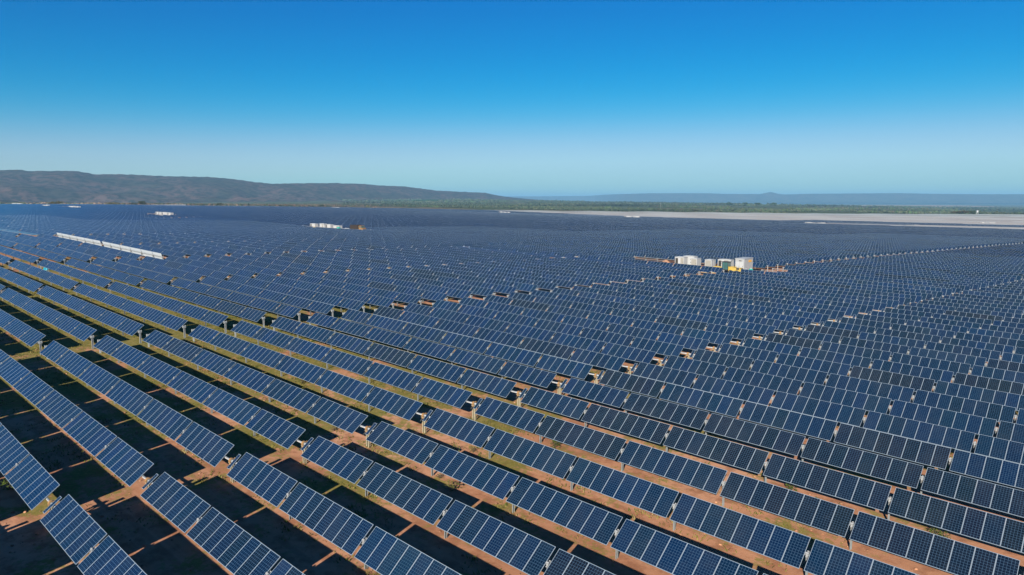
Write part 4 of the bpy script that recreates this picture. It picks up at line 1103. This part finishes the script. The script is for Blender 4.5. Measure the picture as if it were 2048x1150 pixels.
TR = [(112, 1400, 6.5, 9, 'wide low olive bush on the skyline, near the left edge', (0.10, 0.085, 0.03)), (124, 1405, 7, 9, 'taller olive bush beside the wide low one near the left edge', (0.09, 0.08, 0.03)),
      (231, 1400, 6, 12, 'broad olive bush on the skyline between left edge and round dark tree', (0.10, 0.09, 0.03)), (290, 1400, 9, 8, 'round dark tree standing alone on the skyline left of the white shed', (0.05, 0.055, 0.025)),
      (276, 1400, 5, 5, 'little dark shrub just left of the round dark skyline tree', (0.06, 0.06, 0.025)), (445, 1435, 7, 9, 'dark low tree on the skyline right of the white shed', (0.05, 0.055, 0.025)),
      (645, 1490, 6, 9, 'dark shrub on the skyline left of the middle white cabinets', (0.05, 0.06, 0.025)), (1390, 1720, 7, 13, 'dark bush clump just beyond the pale strip right of centre', (0.045, 0.045, 0.022)),
      (1455, 3500, 17, 15, 'tall tree rising above the woods, left one of the skyline group', (0.045, 0.07, 0.02)), (1487, 3500, 16, 15, 'tall tree rising above the woods, second of the skyline group', (0.045, 0.07, 0.02)),
      (1512, 3550, 16, 16, 'tall tree rising above the woods, third of the skyline group', (0.045, 0.07, 0.02)), (1543, 3550, 18, 17, 'tall tree rising above the woods, right one of the skyline group', (0.05, 0.075, 0.02)),
      (1905, 1860, 8, 12, 'brown green tree left in the clump beside the white tower', (0.07, 0.06, 0.03)), (1922, 1860, 10, 13, 'biggest brown green tree in the clump beside the white tower', (0.075, 0.058, 0.03)),
      (1938, 1870, 9, 11, 'dark green tree in the clump just left of the white tower', (0.045, 0.06, 0.022))]
for a in TR: tree(*a)

# grass: tufts of blades between the near rows
def grass_weight(x, y):
    lush = math.exp(-.7 * (((x + 125) / 75) ** 2 + ((y - 42) / 30) ** 2))
    g = noise.fractal((x * .16, y * .16, 9.1), .9, 2.1, 4) + .62 * lush
    return g
GV, GF, GC = [], [], []; cnt = 0
tries = 0
while len(GF) < 80000 and tries < 110000:
    tries += 1
    x = -175 + 190 * random.random(); y = 5 + 95 * random.random() ** 1.2
    if not in_view(x, y, 0, 1.1): continue
    wgt = grass_weight(x, y)
    fy = ((y - ROW0) / PITCH) % 1.0                     # thicker under the low edge of each row
    wgt += .16 * math.exp(-((min(fy, 1 - fy) - .0) / .22) ** 2) - .05
    if random.random() > max(0, (wgt - .20) * 2.4): continue
    z = gz(x, y); nb = random.randint(5, 9); hh = random.uniform(.07, .21) * (1 + .5 * min(1, max(0, wgt)))
    green = random.random() < .12 + .55 * math.exp(-.7 * (((x + 125) / 75) ** 2 + ((y - 42) / 30) ** 2))
    c = (0.10, 0.125, 0.018) if green else random.choice([(0.24, 0.19, 0.055), (0.19, 0.165, 0.04), (0.28, 0.22, 0.09)])
    for b_ in range(nb):
        a = random.uniform(0, 2 * pi); l = hh * random.uniform(.6, 1.2); wd = .03 + .03 * random.random()
        ox, oy = x + random.gauss(0, .2), y + random.gauss(0, .2); dx, dy = cos(a), sin(a)
        GV += [(ox - dy * wd, oy + dx * wd, z - .02), (ox + dy * wd, oy - dx * wd, z - .02), (ox + dx * l * .9, oy + dy * l * .9, z + l * .8)]
        GF.append((cnt, cnt + 1, cnt + 2)); cnt += 3
        k = random.uniform(.6, 1.0); GC += [(c[0] * k, c[1] * k, c[2] * k, 1)] * 3
tag(put('grass', bulk_mesh('grass', np.array(GV), F3=np.array(GF), mats=[M_GRASS], col=np.array(GC))), 'dry yellow green grass tufts growing between the near rows', 'grass', kind='stuff')
print('grass', len(GF), 'tries', tries)

# stones and clods lying on the bare soil
n = 5200
sx_ = rng.uniform(-120, 5, n); sy_ = 6 + 62 * rng.uniform(0, 1, n) ** 1.3
keep = np.array([noise.noise((a * .12, b * .12, 3.3)) > -.15 for a, b in zip(sx_, sy_)]); sx_, sy_ = sx_[keep], sy_[keep]; n = len(sx_)
sr_ = .03 + .09 * rng.uniform(0, 1, n) ** 3
sxy = np.column_stack([sx_, sy_])
tag(put('stones', clumps('stones', np.column_stack([sxy, ground_z(sxy) + sr_ * .25]), sr_, sr_ * .7, np.array([(.34, .17, .10)]) * rng.uniform(.55, 1.35, (n, 1)), M_VEG, .2)), 'small stones and clods scattered on the bare soil', 'stones', kind='stuff')

def weed(x, y, h, label, c=(0.085, 0.12, 0.02)):
    r = empty('weed_plant', (x, y, gz(x, y))); tag(r, label, 'weed', 'weeds between the rows')
    q = MB()
    for i in range(7):
        a = i * 2.4; q.tube((0, 0, -.05), (cos(a) * h * .4, sin(a) * h * .4, h * .8), .015, .006, n=4)
    put('stem', q.mesh('stem', [M_BARK]), r)
    V, F, C_ = [], [], []
    c = tuple(q_ * .8 for q_ in c)
    for i in range(90):
        a = random.uniform(0, 2 * pi); rr_ = h * .62 * random.random() ** .6; zz = h * random.uniform(.1, .95) * (1 - .4 * rr_ / h)
        b = random.uniform(0, 2 * pi); l = h * random.uniform(.16, .3); t = random.uniform(-.3, .7)
        o = Vector((cos(a) * rr_, sin(a) * rr_, zz)); d_ = Vector((cos(b), sin(b), t)) * l; s = Vector((-sin(b), cos(b), random.uniform(-.4, .4))) * l * .3
        k = len(V); V += [tuple(o), tuple(o + d_ * .5 + s), tuple(o + d_), tuple(o + d_ * .5 - s)]; F.append((k, k + 1, k + 2, k + 3))
        g = random.uniform(.65, 1.4); C_ += [(c[0] * g, c[1] * g, c[2] * g, 1)] * 4
    put('foliage', bulk_mesh('foliage', np.array(V), F4=np.array(F), mats=[M_GRASS], col=np.array(C_)), r)
weed(-34.1, 42.4, 0.8, 'leafy green weed on bare soil in a lit strip near the photo centre bottom')
weed(-64.6, 37.2, 0.9, 'pale yellow green weed clump in the lit strip left of centre', c=(0.17, 0.17, 0.04))
weed(-16.8, 48.0, 0.7, 'green weed under the row at the lower right')
weed(-7.8, 48.0, 0.55, 'left one of two green weeds near the bottom right corner')
weed(-7.3, 47.8, 0.55, 'right one of two green weeds near the bottom right corner')
weed(-56.1, 9.8, 0.9, 'dark green weed at the lower left edge beside the panels')
weed(-63.5, 21.0, 0.5, 'small green weed by the row end, lower left')
weed(-34.2, 31.1, 0.8, 'spiky yellow weed at the edge of a shadow, bottom centre', c=(0.16, 0.15, 0.04))
weed(-39.2, 36.0, 0.6, 'yellow green weed by the drive post left of the photo centre', c=(0.17, 0.17, 0.05))
weed(-50.2, 31.8, 0.5, 'small dry weed casting a shadow near the row end', c=(0.2, 0.15, 0.07))
weed(-36.4, 31.8, 0.4, 'sparse twiggy weed on the lit soil, bottom centre', c=(0.16, 0.12, 0.06))
weed(-38.2, 37.0, 0.5, 'low yellow weed right of the drive post', c=(0.2, 0.18, 0.05))


# pale dry fields far off on the plain
def plot(px0, px1, d0, d1, mat, label):
    V = []; n, m_ = 24, 6
    for j in range(m_ + 1):
        for i in range(n + 1):
            e = .5 - abs(i / n - .5)
            x, y, z = at_ground(px0 + (px1 - px0) * i / n, d0 + (d1 - d0) * (j / m_) * min(1, .35 + 2.5 * e) + 250 * noise.noise((i * .35, 2, px0)))
            V.append((x, y, z + 1.5))
    F = [(j * (n + 1) + i, j * (n + 1) + i + 1, (j + 1) * (n + 1) + i + 1, (j + 1) * (n + 1) + i) for j in range(m_) for i in range(n)]
    tag(put('dry_field', bulk_mesh('dry_field', np.array(V), F4=np.array(F), mats=[mat], smooth=True)), label, 'field', kind='structure')
M_DRYF = simple_mat('dry_field_soil', (0.33, 0.23, 0.17), 1.0, 0, 0.25, 0.004, 0)
M_GRNF = simple_mat('green_field', (0.04, 0.085, 0.024), 1.0, 0, 0.25, 0.004, 0)
plot(1280, 1520, 9200, 12800, M_DRYF, 'pale dry field before the far tableland, right of centre')
plot(1640, 1990, 7600, 10500, M_DRYF, 'pale dry field before the far tableland at the right')
plot(960, 1290, 4700, 6000, M_GRNF, 'green field on the far slope near the middle')
plot(780, 900, 4300, 5000, M_GRNF, 'green field on the far slope below the ridge end')

# ------------------------------------------------------------------ haze
mb = MB(); mb.box((-34000, -30000, -75), (30000, 34000, 265), 0)
hz, nt, b = new_mat('thin_haze'); nt.nodes.remove(b)
pv = nt.nodes.new('ShaderNodeVolumePrincipled')
pv.inputs['Color'].default_value = (0.30, 0.63, 0.90, 1)
pv.inputs['Density'].default_value = 7.2e-5
pv.inputs['Anisotropy'].default_value = 0.0
nt.links.new(pv.outputs[0], [n for n in nt.nodes if n.type == 'OUTPUT_MATERIAL'][0].inputs['Volume'])
tag(put('haze', mb.mesh('haze', [hz])), 'thin blue haze over the far hills', 'haze', kind='stuff')
